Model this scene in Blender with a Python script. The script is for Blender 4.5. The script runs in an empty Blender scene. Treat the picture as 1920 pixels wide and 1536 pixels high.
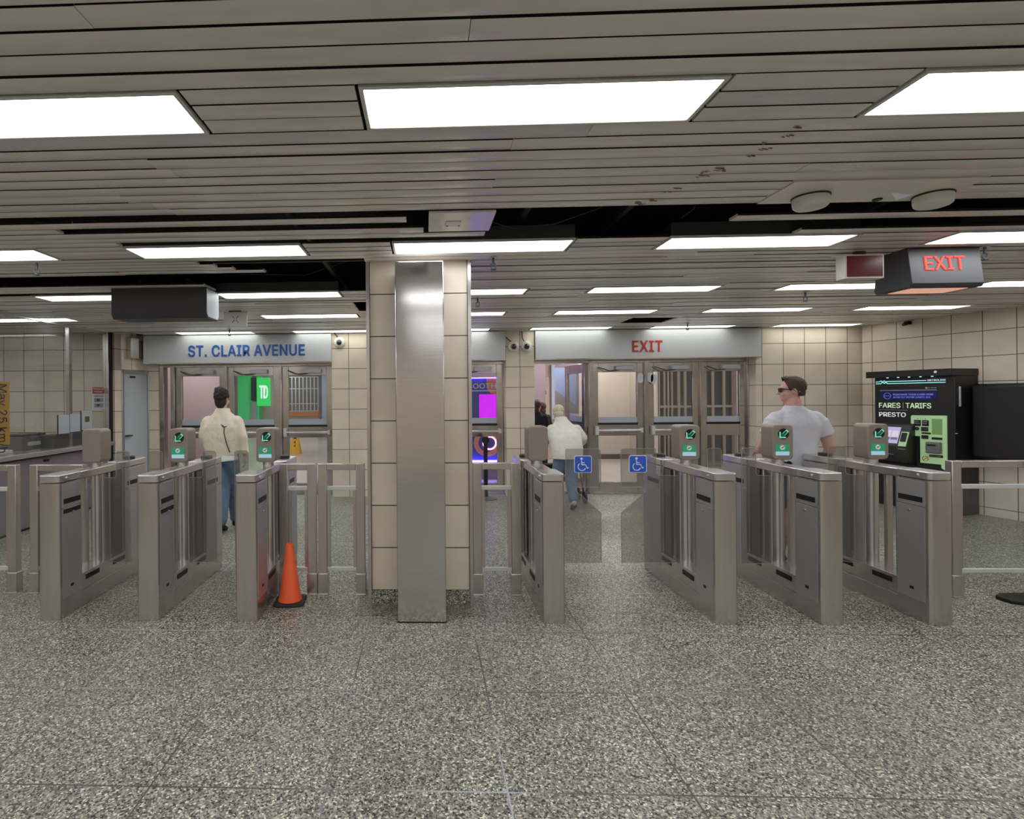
import bpy, bmesh, math, random
from mathutils import Vector, Matrix
R = random.Random(7)
C = bpy.context.scene.collection
S = bpy.context.scene
PI = math.pi

# ------------------------------------------------------------------ camera, world, exposure
cd = bpy.data.cameras.new('camera'); cam = bpy.data.objects.new('camera', cd); C.objects.link(cam)
S.camera = cam
cd.sensor_fit = 'HORIZONTAL'; cd.sensor_width = 36.0; cd.lens = 36.0 * 1000.0 / 1920.0
cd.shift_x = (960 - 762) / 1920.0
cd.shift_y = (745.3 - 768) / 1920.0
cd.clip_start = 0.05
YAW = math.atan(0.035); ROLL = 0.0087
cam.matrix_world = Matrix.Translation((0, 0, 1.58)) @ Matrix.Rotation(YAW, 4, 'Z') @ Matrix.Rotation(PI / 2, 4, 'X') @ Matrix.Rotation(-ROLL, 4, 'Z')

W = bpy.data.worlds.new('world'); S.world = W; W.use_nodes = True
W.node_tree.nodes['Background'].inputs[0].default_value = (0.75, 0.8, 0.85, 1)
W.node_tree.nodes['Background'].inputs[1].default_value = 0.3
S.view_settings.view_transform = 'Standard'; S.view_settings.look = 'None'
S.view_settings.exposure = 1.0; S.view_settings.gamma = 1.0; S.view_settings.use_curve_mapping = False
LAMP = 4.6          # emission of the station's ceiling diffusers
MALL = 15.0          # emission of the lamps in the passage behind the doors
CEIL = 2.62

# ------------------------------------------------------------------ materials
MATS = {}
def srgb(r, g, b):
    f = lambda v: v / 12.92 if v <= 0.04045 else ((v + 0.055) / 1.055) ** 2.4
    return (f(r / 255), f(g / 255), f(b / 255), 1)

def mat(name, col=(.5, .5, .5, 1), rough=.5, metal=0., emit=None, es=1., bump=0., bscale=60., var=0., vscale=8., stretch=None, coat=0., alpha=None, trans=0., spec=None):
    if name in MATS: return MATS[name]
    m = bpy.data.materials.new(name); m.use_nodes = True; MATS[name] = m
    nt = m.node_tree; b = nt.nodes['Principled BSDF']; L = nt.links.new
    if len(col) == 3: col = (*col, 1)
    b.inputs['Base Color'].default_value = col
    b.inputs['Roughness'].default_value = rough
    b.inputs['Metallic'].default_value = metal
    if spec is not None: b.inputs['Specular IOR Level'].default_value = spec
    if coat: b.inputs['Coat Weight'].default_value = coat; b.inputs['Coat Roughness'].default_value = .08
    if trans: b.inputs['Transmission Weight'].default_value = trans
    if alpha is not None: b.inputs['Alpha'].default_value = alpha
    if emit:
        b.inputs['Emission Color'].default_value = emit if len(emit) == 4 else (*emit, 1)
        b.inputs['Emission Strength'].default_value = es
    tc = nt.nodes.new('ShaderNodeTexCoord'); mp = nt.nodes.new('ShaderNodeMapping')
    L(tc.outputs['Object'], mp.inputs[0])
    if stretch: mp.inputs['Scale'].default_value = stretch
    if var or bump:
        n = nt.nodes.new('ShaderNodeTexNoise'); n.inputs['Scale'].default_value = vscale; n.inputs['Detail'].default_value = 4
        L(mp.outputs[0], n.inputs['Vector'])
    if var:
        r = nt.nodes.new('ShaderNodeMapRange'); r.inputs[3].default_value = 1 - var; r.inputs[4].default_value = 1 + var
        r.inputs[1].default_value = .3; r.inputs[2].default_value = .7
        L(n.outputs[0], r.inputs[0])
        mx = nt.nodes.new('ShaderNodeMix'); mx.data_type = 'RGBA'; mx.blend_type = 'MULTIPLY'; mx.inputs[0].default_value = 1
        mx.inputs[6].default_value = col; L(r.outputs[0], mx.inputs[7]); L(mx.outputs[2], b.inputs['Base Color'])
    if bump:
        n2 = nt.nodes.new('ShaderNodeTexNoise'); n2.inputs['Scale'].default_value = bscale; n2.inputs['Detail'].default_value = 3
        L(mp.outputs[0], n2.inputs['Vector'])
        bp = nt.nodes.new('ShaderNodeBump'); bp.inputs['Strength'].default_value = bump; bp.inputs['Distance'].default_value = .01
        L(n2.outputs[0], bp.inputs['Height']); L(bp.outputs[0], b.inputs['Normal'])
    return m

def emis(name, col, s):
    if name in MATS: return MATS[name]
    return mat(name, (0, 0, 0, 1), .6, emit=col, es=s)

def tile_mat(name, w=.3237, h=.3237, c1=srgb(228, 216, 200), c2=srgb(216, 203, 186), mortar=srgb(92, 80, 72), rough=.28):
    m = bpy.data.materials.new(name); m.use_nodes = True; MATS[name] = m
    nt = m.node_tree; b = nt.nodes['Principled BSDF']; L = nt.links.new
    uv = nt.nodes.new('ShaderNodeUVMap'); br = nt.nodes.new('ShaderNodeTexBrick')
    br.offset = 0; br.squash = 1
    br.inputs['Color1'].default_value = c1; br.inputs['Color2'].default_value = c2; br.inputs['Mortar'].default_value = mortar
    br.inputs['Scale'].default_value = 1; br.inputs['Mortar Size'].default_value = .0045; br.inputs['Mortar Smooth'].default_value = .1
    br.inputs['Brick Width'].default_value = w; br.inputs['Row Height'].default_value = h
    L(uv.outputs[0], br.inputs['Vector'])
    n = nt.nodes.new('ShaderNodeTexNoise'); n.inputs['Scale'].default_value = 3.5; n.inputs['Detail'].default_value = 5
    L(uv.outputs[0], n.inputs['Vector'])
    r = nt.nodes.new('ShaderNodeMapRange'); r.inputs[1].default_value = .3; r.inputs[2].default_value = .7; r.inputs[3].default_value = .93; r.inputs[4].default_value = 1.05
    L(n.outputs[0], r.inputs[0])
    mx = nt.nodes.new('ShaderNodeMix'); mx.data_type = 'RGBA'; mx.blend_type = 'MULTIPLY'; mx.inputs[0].default_value = 1
    L(br.outputs[0], mx.inputs[6]); L(r.outputs[0], mx.inputs[7]); L(mx.outputs[2], b.inputs['Base Color'])
    b.inputs['Roughness'].default_value = rough
    bp = nt.nodes.new('ShaderNodeBump'); bp.inputs['Strength'].default_value = .5; bp.inputs['Distance'].default_value = .004; bp.invert = True
    L(br.outputs['Fac'], bp.inputs['Height']); L(bp.outputs[0], b.inputs['Normal'])
    return m

def terrazzo(name, joints=True, tint=(1, 1, 1), dark=1.0, rough=.36):
    m = bpy.data.materials.new(name); m.use_nodes = True; MATS[name] = m
    nt = m.node_tree; b = nt.nodes['Principled BSDF']; L = nt.links.new
    g = nt.nodes.new('ShaderNodeNewGeometry')
    v = nt.nodes.new('ShaderNodeTexVoronoi'); v.inputs['Scale'].default_value = 138; v.inputs['Randomness'].default_value = 1
    L(g.outputs['Position'], v.inputs['Vector'])
    sp = nt.nodes.new('ShaderNodeSeparateColor'); L(v.outputs['Color'], sp.inputs[0])
    cr = nt.nodes.new('ShaderNodeValToRGB'); e = cr.color_ramp.elements; cr.color_ramp.interpolation = 'CONSTANT'
    pts = [(0, (24, 24, 22)), (.09, (66, 64, 58)), (.20, (102, 99, 90)), (.40, (130, 127, 116)), (.62, (157, 153, 140)), (.82, (190, 185, 168)), (.94, (228, 222, 202))]
    e[0].position = 0; e[0].color = srgb(*pts[0][1]); e[1].position = pts[1][0]; e[1].color = srgb(*pts[1][1])
    for p, c in pts[2:]:
        q = e.new(p); q.color = srgb(*c)
    L(sp.outputs[0], cr.inputs[0])
    n = nt.nodes.new('ShaderNodeTexNoise'); n.inputs['Scale'].default_value = 1.3; n.inputs['Detail'].default_value = 6
    L(g.outputs['Position'], n.inputs['Vector'])
    r = nt.nodes.new('ShaderNodeMapRange'); r.inputs[1].default_value = .3; r.inputs[2].default_value = .7; r.inputs[3].default_value = .86 * dark; r.inputs[4].default_value = 1.1 * dark
    L(n.outputs[0], r.inputs[0])
    mx = nt.nodes.new('ShaderNodeMix'); mx.data_type = 'RGBA'; mx.blend_type = 'MULTIPLY'; mx.inputs[0].default_value = 1
    L(cr.outputs[0], mx.inputs[6]); L(r.outputs[0], mx.inputs[7])
    mt = nt.nodes.new('ShaderNodeMix'); mt.data_type = 'RGBA'; mt.blend_type = 'MULTIPLY'; mt.inputs[0].default_value = 1
    L(mx.outputs[2], mt.inputs[6]); mt.inputs[7].default_value = (*tint, 1)
    out = mt.outputs[2]
    if joints:
        s = nt.nodes.new('ShaderNodeSeparateXYZ'); L(g.outputs['Position'], s.inputs[0])
        fs = []
        for ax, off in ((0, -.410 + 72.5), (1, 2.14 + 72.7)):
            p = .7265 if ax == 0 else .727
            a = nt.nodes.new('ShaderNodeMath'); a.operation = 'ADD'; L(s.outputs[ax], a.inputs[0]); a.inputs[1].default_value = 100 * p - (-.410 if ax == 0 else 2.14) + p / 2
            mo = nt.nodes.new('ShaderNodeMath'); mo.operation = 'MODULO'; L(a.outputs[0], mo.inputs[0]); mo.inputs[1].default_value = p
            su = nt.nodes.new('ShaderNodeMath'); su.operation = 'SUBTRACT'; L(mo.outputs[0], su.inputs[0]); su.inputs[1].default_value = p / 2
            ab = nt.nodes.new('ShaderNodeMath'); ab.operation = 'ABSOLUTE'; L(su.outputs[0], ab.inputs[0])
            lt = nt.nodes.new('ShaderNodeMath'); lt.operation = 'LESS_THAN'; L(ab.outputs[0], lt.inputs[0]); lt.inputs[1].default_value = .0036
            fs.append(lt)
        mxx = nt.nodes.new('ShaderNodeMath'); mxx.operation = 'MAXIMUM'; L(fs[0].outputs[0], mxx.inputs[0]); L(fs[1].outputs[0], mxx.inputs[1])
        # joint filler is pale grey in places and dark where worn
        nj = nt.nodes.new('ShaderNodeTexNoise'); nj.inputs['Scale'].default_value = .7; L(g.outputs['Position'], nj.inputs['Vector'])
        jr = nt.nodes.new('ShaderNodeValToRGB'); jr.color_ramp.elements[0].position = .45; jr.color_ramp.elements[0].color = srgb(74, 66, 58)
        jr.color_ramp.elements[1].position = .58; jr.color_ramp.elements[1].color = srgb(172, 175, 182); L(nj.outputs[0], jr.inputs[0])
        mj = nt.nodes.new('ShaderNodeMix'); mj.data_type = 'RGBA'
        L(mxx.outputs[0], mj.inputs[0]); L(out, mj.inputs[6]); L(jr.outputs[0], mj.inputs[7]); out = mj.outputs[2]
    L(out, b.inputs['Base Color'])
    rr = nt.nodes.new('ShaderNodeMapRange'); rr.inputs[3].default_value = rough - .06; rr.inputs[4].default_value = rough + .1; L(n.outputs[0], rr.inputs[0]); L(rr.outputs[0], b.inputs['Roughness'])
    b.inputs['Specular IOR Level'].default_value = .45
    return m

M = dict(
    steel=mat('brushed_steel', (.56, .515, .50), .25, .88, bump=.02, bscale=30, stretch=(40, 40, 1.0), var=.05, vscale=2),
    steel_h=mat('brushed_steel_horizontal', (.60, .57, .565), .15, .95, bump=.012, bscale=14, stretch=(.4, 1, 24), var=.05, vscale=3),
    steel_cap=mat('polished_steel_cap', (.66, .64, .64), .26, .9, bump=.02, bscale=30, stretch=(30, 1, 1)),
    chrome=mat('door_chrome', (.52, .48, .455), .16, .92, bump=.08, bscale=5, var=.08, vscale=6),
    panel=mat('steel_panel', (.50, .48, .49), .40, .72, bump=.02, bscale=20, stretch=(1, 30, 1)),
    head=mat('reader_shell', srgb(146, 134, 124), .42, .35),
    black=mat('black_plastic', (.006, .006, .006), .45),
    blackmetal=mat('black_painted_metal', srgb(30, 28, 29), .42, .0),
    charcoal=mat('charcoal_paint', srgb(58, 57, 62), .5),
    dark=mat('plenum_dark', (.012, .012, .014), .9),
    dsteel=mat('plenum_steel', (.05, .055, .06), .6, .3),
    slat=mat('ceiling_slat', srgb(222, 215, 211), .24, .0, var=.06, vscale=1.7, spec=.6),
    slat2=mat('ceiling_slat_newer', srgb(232, 224, 216), .24, 0, var=.05, vscale=2, spec=.6),
    slat3=mat('ceiling_slat_greyer', srgb(208, 204, 207), .26, 0, var=.07, vscale=2, spec=.6),
    white=mat('white_paint', srgb(225, 225, 222), .45),
    whitep=mat('white_plastic', srgb(215, 212, 204), .35),
    lframe=mat('light_trim', srgb(205, 205, 200), .4),
    fascia=mat('fascia_enamel', srgb(196, 198, 204), .34, .25),
    blue=mat('blue_letter', srgb(42, 92, 172), .3, .2),
    red=mat('red_letter', srgb(190, 48, 36), .35),
    tile=tile_mat('wall_tile'),
    tilep=tile_mat('pillar_tile', w=.375),
    terr=terrazzo('terrazzo_floor'),
    terrd=terrazzo('terrazzo_dark', joints=False, dark=.74, rough=.3),
    mallf=mat('mall_floor_stone', srgb(188, 178, 168), .25, var=.06, vscale=3),
    mauve=mat('mauve_wall', srgb(172, 150, 156), .6, var=.04, vscale=2),
    beige=mat('beige_wall', srgb(198, 184, 174), .6, var=.03, vscale=2),
    pale=mat('pale_blue_wall', srgb(196, 204, 230), .6),
    brown=mat('dark_brown_interior', srgb(82, 66, 62), .7),
    mull=mat('tan_mullion', srgb(142, 126, 114), .5),
    grn=emis('green_sign_light', srgb(40, 200, 90), .55),
    grnp=mat('green_panel', srgb(52, 165, 98), .4, emit=srgb(40, 160, 90), es=.25),
    orange=mat('cone_orange', srgb(255, 108, 66), .5, spec=.3, bump=.0),
    rubber=mat('black_rubber', srgb(48, 46, 44), .7, bump=.1, bscale=80),
    diff=emis('diffuser', (.96, .99, 1.0, 1), LAMP),
    diff_old=emis('diffuser_older', (.97, 1.0, .90, 1), LAMP * .5),
    mdiff=emis('mall_diffuser', (1.0, .965, .93, 1), MALL),
    signblue=mat('access_blue', srgb(48, 92, 205), .45),
    signwhite=mat('sign_white', srgb(232, 235, 240), .45),
    skin=mat('skin', srgb(208, 160, 148), .5, var=.06, vscale=14),
    hair=mat('dark_hair', srgb(38, 27, 22), .65, bump=.8, bscale=140),
    hair2=mat('brown_hair', srgb(74, 54, 44), .65, bump=.8, bscale=160),
    hair3=mat('auburn_hair', srgb(70, 38, 26), .65, bump=.7, bscale=120),
    cream=mat('cream_jacket', srgb(228, 217, 196), .8, bump=.35, bscale=18, var=.05),
    ivory=mat('ivory_jacket', srgb(222, 216, 204), .8, bump=.35, bscale=16, var=.05),
    tee=mat('white_tee', srgb(205, 204, 212), .85, bump=.3, bscale=12),
    denim=mat('blue_denim', srgb(88, 108, 134), .85, bump=.3, bscale=30, var=.16, vscale=7),
    denim2=mat('washed_denim', srgb(106, 130, 162), .85, bump=.3, bscale=25, var=.16, vscale=7),
    blackc=mat('black_cloth', srgb(22, 21, 24), .9, bump=.2, bscale=30),
    hat=mat('khaki_hat', srgb(210, 204, 176), .85, bump=.2, bscale=40),
    paper=mat('paper', srgb(226, 228, 238), .7, emit=srgb(200, 205, 230), es=.04),
    yellow=mat('yellow_sign', srgb(222, 164, 40), .5),
    wetyel=mat('wet_floor_yellow', srgb(240, 184, 40), .45),
    limeg=mat('machine_green', srgb(176, 214, 160), .4, emit=srgb(176, 214, 160), es=.10),
    doorgrey=mat('door_pale_grey', srgb(186, 190, 198), .45),
    mauvemetal=mat('counter_front', srgb(138, 126, 136), .4, .3),
    mullgrey=mat('shop_interior_grey', srgb(128, 122, 128), .7),
    frost=mat('frosted_strip', srgb(176, 184, 196), .5),
)

def glass_mat(name, tint, op=.12, rough=.02, refl=1.0):
    m = bpy.data.materials.new(name); m.use_nodes = True; MATS[name] = m
    nt = m.node_tree; nt.nodes.clear(); L = nt.links.new
    o = nt.nodes.new('ShaderNodeOutputMaterial'); t = nt.nodes.new('ShaderNodeBsdfTransparent'); g = nt.nodes.new('ShaderNodeBsdfGlossy')
    f = nt.nodes.new('ShaderNodeFresnel'); f.inputs[0].default_value = 1.45; mx = nt.nodes.new('ShaderNodeMixShader')
    t.inputs[0].default_value = (*tint, 1); g.inputs['Roughness'].default_value = rough
    g.inputs['Color'].default_value = (refl, refl, refl, 1)
    d = nt.nodes.new('ShaderNodeBsdfDiffuse'); d.inputs[0].default_value = (.45, .45, .42, 1); m2 = nt.nodes.new('ShaderNodeMixShader'); m2.inputs[0].default_value = op
    L(t.outputs[0], m2.inputs[1]); L(d.outputs[0], m2.inputs[2])
    gg = nt.nodes.new('ShaderNodeNewGeometry'); iv = nt.nodes.new('ShaderNodeMath'); iv.operation = 'SUBTRACT'; iv.inputs[0].default_value = 1; L(gg.outputs['Backfacing'], iv.inputs[1])
    mm = nt.nodes.new('ShaderNodeMath'); mm.operation = 'MULTIPLY'; L(f.outputs[0], mm.inputs[0]); L(iv.outputs[0], mm.inputs[1])
    L(mm.outputs[0], mx.inputs[0]); L(m2.outputs[0], mx.inputs[1]); L(g.outputs[0], mx.inputs[2]); L(mx.outputs[0], o.inputs[0])
    return m
M['glass'] = glass_mat('clear_glass', (.93, .96, .95), .03)
M['flap'] = glass_mat('smoked_flap_glass', (.80, .78, .78), .13)
M['smoke'] = glass_mat('dark_smoked_glass', (.34, .32, .31), .12)
M['boothglass'] = glass_mat('booth_glass', (.86, .87, .86), .04, refl=1.0)

# ------------------------------------------------------------------ mesh builder
class MB:
    def __init__(s): s.v = []; s.f = []; s.mi = []; s.cur = 0
    def add(s, vs, fs):
        o = len(s.v); s.v += [tuple(p) for p in vs]; s.f += [tuple(i + o for i in f) for f in fs]; s.mi += [s.cur] * len(fs); return s
    def use(s, i): s.cur = i; return s
    def box(s, x0, x1, y0, y1, z0, z1):
        v = [(x, y, z) for z in (z0, z1) for y in (y0, y1) for x in (x0, x1)]
        return s.add(v, [(0, 2, 3, 1), (4, 5, 7, 6), (0, 1, 5, 4), (2, 6, 7, 3), (0, 4, 6, 2), (1, 3, 7, 5)])
    def prism(s, poly, axis, a, b):
        """poly in the plane perpendicular to axis; x:(y,z) y:(x,z) z:(x,y)"""
        def P(p, t): return {'x': (t, p[0], p[1]), 'y': (p[0], t, p[1]), 'z': (p[0], p[1], t)}[axis]
        n = len(poly); area = sum(poly[i][0] * poly[(i + 1) % n][1] - poly[(i + 1) % n][0] * poly[i][1] for i in range(n))
        if (area > 0) == (axis == 'y'): pl = list(poly)
        else: pl = list(poly)[::-1]
        # orientation: first cap at a, second at b
        v = [P(p, a) for p in pl] + [P(p, b) for p in pl]
        f = [tuple(range(n)), tuple(range(2 * n - 1, n - 1, -1))] + [(i, i + n, (i + 1) % n + n, (i + 1) % n) for i in range(n)]
        return s.add(v, f)
    def cyl(s, p0, p1, r0, r1=None, n=20, cap=True):
        r1 = r0 if r1 is None else r1
        p0 = Vector(p0); p1 = Vector(p1); d = (p1 - p0).normalized()
        a = d.orthogonal().normalized(); b = d.cross(a)
        v = [p0 + (a * math.cos(t) + b * math.sin(t)) * r0 for t in [2 * PI * i / n for i in range(n)]] + [p1 + (a * math.cos(t) + b * math.sin(t)) * r1 for t in [2 * PI * i / n for i in range(n)]]
        f = [(i, (i + 1) % n, (i + 1) % n + n, i + n) for i in range(n)]
        if cap: f += [tuple(range(n - 1, -1, -1)), tuple(range(n, 2 * n))]
        return s.add(v, f)
    def tube(s, pts, r, n=8):
        for i in range(len(pts) - 1):
            s.cyl(pts[i], pts[i + 1], r, n=n)
        return s
    def ball(s, c, r, n=16, m=10, rot=None):
        rx, ry, rz = (r, r, r) if not hasattr(r, '__len__') else r
        v = []; c = Vector(c)
        for j in range(1, m):
            ph = PI * j / m
            for i in range(n):
                t = 2 * PI * i / n; p = Vector((rx * math.sin(ph) * math.cos(t), ry * math.sin(ph) * math.sin(t), rz * math.cos(ph)))
                if rot: p = rot @ p
                v.append(c + p)
        q = Vector((0, 0, rz)); q2 = Vector((0, 0, -rz))
        if rot: q = rot @ q; q2 = rot @ q2
        v += [c + q, c + q2]; T = len(v) - 2; B = len(v) - 1
        f = [(T, i, (i + 1) % n) for i in range(n)] + [(B, (m - 2) * n + (i + 1) % n, (m - 2) * n + i) for i in range(n)]
        f += [(j * n + i, (j + 1) * n + i, (j + 1) * n + (i + 1) % n, j * n + (i + 1) % n) for j in range(m - 2) for i in range(n)]
        return s.add(v, f)
    def lathe(s, prof, c=(0, 0, 0), n=28):
        v = []; f = []
        for (r, z) in prof:
            for i in range(n):
                t = 2 * PI * i / n; v.append((c[0] + r * math.cos(t), c[1] + r * math.sin(t), c[2] + z))
        for j in range(len(prof) - 1):
            for i in range(n):
                f.append((j * n + i, j * n + (i + 1) % n, (j + 1) * n + (i + 1) % n, (j + 1) * n + i))
        f.append(tuple(range(n - 1, -1, -1))); f.append(tuple(range((len(prof) - 1) * n, len(prof) * n)))
        return s.add(v, f)
    def cap(s, p0, r0, p1, r1, k=(1, 1, 1), n=18):
        """tapered capsule; k flattens it about its axis"""
        p0 = Vector(p0); p1 = Vector(p1)
        def fl(c, p): return Vector((c.x + (p.x - c.x) * k[0], c.y + (p.y - c.y) * k[1], c.z + (p.z - c.z) * k[2]))
        for c, r in ((p0, r0), (p1, r1)):
            s.ball(c, (r * k[0], r * k[1], r * k[2]), n=n, m=12)
        d = (p1 - p0)
        if d.length > 1e-5:
            o = len(s.v); s.cyl(p0, p1, r0, r1, n=n)
            for i in range(o, o + n): s.v[i] = tuple(fl(p0, Vector(s.v[i])))
            for i in range(o + n, o + 2 * n): s.v[i] = tuple(fl(p1, Vector(s.v[i])))
        return s
    def loft(s, rings, n=32, p=2.5):
        """closed body of superellipse rings (x, y, z, half width, half depth)"""
        o = []
        for (cx, cy, cz, rx, ry) in rings:
            for i in range(n):
                t = 2 * PI * i / n; c, q = math.cos(t), math.sin(t)
                o.append((cx + rx * math.copysign(abs(c) ** (2 / p), c), cy + ry * math.copysign(abs(q) ** (2 / p), q), cz))
        m = len(rings)
        f = [(j * n + i, j * n + (i + 1) % n, (j + 1) * n + (i + 1) % n, (j + 1) * n + i) for j in range(m - 1) for i in range(n)]
        f += [tuple(range(n - 1, -1, -1)), tuple(range((m - 1) * n, m * n))]
        return s.add(o, f)
    def chain(s, pts, k=(1, 1, 1)):
        for a, b in zip(pts, pts[1:]): s.cap(a[0], a[1], b[0], b[1], k)
        return s
    def build(s, name, m, parent=None, loc=None, bevel=0., seg=2, smooth=False, uv=None, rot=None):
        me = bpy.data.meshes.new(name); me.from_pydata(s.v, [], s.f)
        ms = m if isinstance(m, (list, tuple)) else [m]
        for q in ms: me.materials.append(q)
        if len(ms) > 1:
            me.polygons.foreach_set('material_index', s.mi)
        if uv is not None:
            ul = me.uv_layers.new(name='UVMap')
            for p in me.polygons:
                n = p.normal
                for li in p.loop_indices:
                    c = me.vertices[me.loops[li].vertex_index].co
                    if abs(n.z) > .7: q = (c.x, c.y)
                    elif abs(n.y) >= abs(n.x): q = (c.x, c.z)
                    else: q = (c.y, c.z)
                    ul.data[li].uv = (q[0] - uv[0] + 32.37 if len(uv) < 3 else q[0] - uv[0] + 100 * uv[2], q[1] - uv[1] + 32.37)
        me.polygons.foreach_set('use_smooth', [True] * len(me.polygons))
        me.update()
        if not (smooth and smooth == 'all'): me.set_sharp_from_angle(angle=math.radians(38))
        o = bpy.data.objects.new(name, me); C.objects.link(o)
        if parent: o.parent = parent
        if loc: o.location = loc
        if rot: o.rotation_euler = rot
        if bevel:
            b = o.modifiers.new('bevel', 'BEVEL'); b.width = bevel; b.segments = seg; b.limit_method = 'ANGLE'; b.angle_limit = math.radians(40); b.harden_normals = False
        if smooth and smooth != 'all':
            pass
        return o

def tag(o, label=None, cat=None, group=None, kind=None):
    if label: o['label'] = label
    if cat: o['category'] = cat
    if group: o['group'] = group
    if kind: o['kind'] = kind
    return o
def thing(name, label, cat, loc=(0, 0, 0), rz=0., group=None):
    o = bpy.data.objects.new(name, None); C.objects.link(o); o.location = loc; o.rotation_euler = (0, 0, rz); o.empty_display_size = .1
    return tag(o, label, cat, group)
def struct(o): o['kind'] = 'structure'; return o
def copy_tree(o, parent=None):
    c = o.copy(); C.objects.link(c); c.parent = parent
    for ch in list(o.children): copy_tree(ch, c)
    return c

FONT = None
try:
    import os
    _p = os.path.join(bpy.utils.resource_path('LOCAL'), 'datafiles', 'fonts', 'Inter.woff2')
    if os.path.exists(_p): FONT = bpy.data.fonts.load(_p)      # a font that ships inside Blender
except Exception:
    FONT = None
def text_mb(body, size, m=None, name='lettering', parent=None, loc=(0, 0, 0), rot=(PI / 2, 0, 0), bold=.0, ext=.002, align='LEFT', sx=1., width=None, height=None, spacing=1.):
    cu = bpy.data.curves.new('text', 'FONT'); cu.body = body; cu.size = size; cu.extrude = ext; cu.offset = 0; cu.align_x = align
    if FONT: cu.font = FONT
    cu.space_character = spacing; cu.resolution_u = 4
    t = bpy.data.objects.new('text', cu); C.objects.link(t)
    dg = bpy.context.evaluated_depsgraph_get(); me = bpy.data.meshes.new_from_object(t.evaluated_get(dg))
    bpy.data.objects.remove(t); bpy.data.curves.remove(cu)
    xs = [v.co.x for v in me.vertices]; ys = [v.co.y for v in me.vertices]
    if width:
        k = width / (max(xs) - min(xs)); x0 = min(xs)
        for v in me.vertices: v.co.x = (v.co.x - x0) * k
    if height:
        k = height / (max(ys) - min(ys)); y0 = min(ys)
        for v in me.vertices: v.co.y = (v.co.y - y0) * k
    if bold:        # heavier strokes: the same letter shapes laid a hair apart
        d = bold * size * (height / size if height else 1) * 1.0
        bm = bmesh.new(); bm.from_mesh(me); src = bm.verts[:] + bm.edges[:] + bm.faces[:]
        for a in range(8):
            r = bmesh.ops.duplicate(bm, geom=src)
            for v in r['geom']:
                if isinstance(v, bmesh.types.BMVert): v.co.z += .00022 * (a + 1); v.co.x += d * math.cos(a * PI / 4); v.co.y += d * math.sin(a * PI / 4)
        bm.to_mesh(me); bm.free()
    me.materials.clear(); me.materials.append(m); me.name = name
    o = bpy.data.objects.new(name, me); C.objects.link(o); o.parent = parent; o.location = loc; o.rotation_euler = rot
    return o

def rrect(w, h, r, n=4, cx=0, cy=0):
    p = []
    for (sx, sy, a0) in ((1, 1, 0), (-1, 1, 90), (-1, -1, 180), (1, -1, 270)):
        for i in range(n + 1):
            a = math.radians(a0 + 90 * i / n); p.append((cx + sx * (w / 2 - r) + r * math.cos(a), cy + sy * (h / 2 - r) + r * math.sin(a)))
    return p

# ------------------------------------------------------------------ floor
struct(MB().box(-9, 8.6, -3.6, 8.86, -.1, 0).build('floor', M['terr']))
struct(MB().box(-10, 12, 8.86, 26, -.1, 0).build('floor', M['mallf']))
struct(MB().box(-.524, .437, 3.85, 4.60, 0, .003).build('floor_inset', M['terrd']))
struct(MB().box(-4.4, 5.2, 8.66, 8.9, 0, .006).build('door_sill', M['steel_h']))

# ------------------------------------------------------------------ walls
def wall(name, x0, x1, y0, y1, z0, z1, u=0., m='tile', h=2.75):
    return struct(MB().box(x0, x1, y0, y1, z0, z1).build(name, M[m], uv=(u, .106)))
wall('wall_back', -1.49, .40, 8.5, 8.78, 0, 2.75, -1.217)
wall('wall_back', 1.285, 1.73, 8.5, 8.78, 0, 2.75, 1.505)
wall('wall_back', 5.17, 7.2, 8.52, 8.9, 0, 2.75, 5.589)
wall('wall_back', -4.75, -4.41, 8.68, 8.9, 0, 2.75, -4.6)
wall('wall_back', -9.0, -4.86, 8.2, 8.5, 0, 2.75, -6.002)
wall('wall_back', -4.9, 5.3, 8.66, 8.86, 2.22, 3.2, 0, m='white')
# side wall between booth and doors, turned a little
o = wall('wall_left', 0, .13, 0, .12, 0, 2.75, .0)
o2 = wall('wall_left', .0, .74, 0.0, .12, 2.06, 2.75, .0)
o3 = wall('wall_left', .68, .74, 0.0, .12, 0, 2.06, .0)
A = math.atan2(.70, .25)
for q in (o, o2, o3): q.location = (-4.80, 8.08, 0); q.rotation_euler = (0, 0, A)
wall('wall_left', -9.2, -9.0, -3.6, 8.4, 0, 2.75)
wall('wall_behind', -9.2, 8.6, -3.8, -3.6, 0, 2.75)
wr = struct(MB().box(0, 3.6, -.2, 0, 0, 2.75).build('wall_right', M['tile'], uv=(.14, .106)))
WA = math.atan2(-.957, .289)
wr.location = (6.77, 8.5, 0); wr.rotation_euler = (0, 0, WA)
# the wall's room face is local y=0 side; thickness must go away from the room
for v in wr.data.vertices: v.co.y = -v.co.y
wr.data.flip_normals()
wall('wall_right', 7.80, 8.0, -3.6, 5.2, 0, 2.75)

# ------------------------------------------------------------------ pillar
struct(MB().box(-.42, .33, 4.08, 4.55, .106, CEIL + .1).build('pillar', M['tilep'], uv=(-.045, .106, .375)))
struct(MB().box(-.425, .335, 4.075, 4.555, 0, .106).build('pillar_plinth', terrazzo('terrazzo_plinth', joints=False, dark=1.15)))
for x in (-.445, .33):
    struct(MB().box(x, x + .025, 4.06, 4.57, 0, CEIL + .05).build('pillar_trim', M['steel']))
pc = thing('steel_column_cover', 'tall brushed steel cover panel standing in front of the tiled pillar', 'column cover', (-.035, 3.735, 0))
MB().prism([(-.170, 0), (.170, 0), (.170, .30), (-.170, .30)], 'z', 0, 2.535).build('cover', M['steel_h'], pc, bevel=.006)
MB().box(-.172, .172, -.003, .302, 0, .008).build('base_seal', M['black'], pc)

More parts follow.
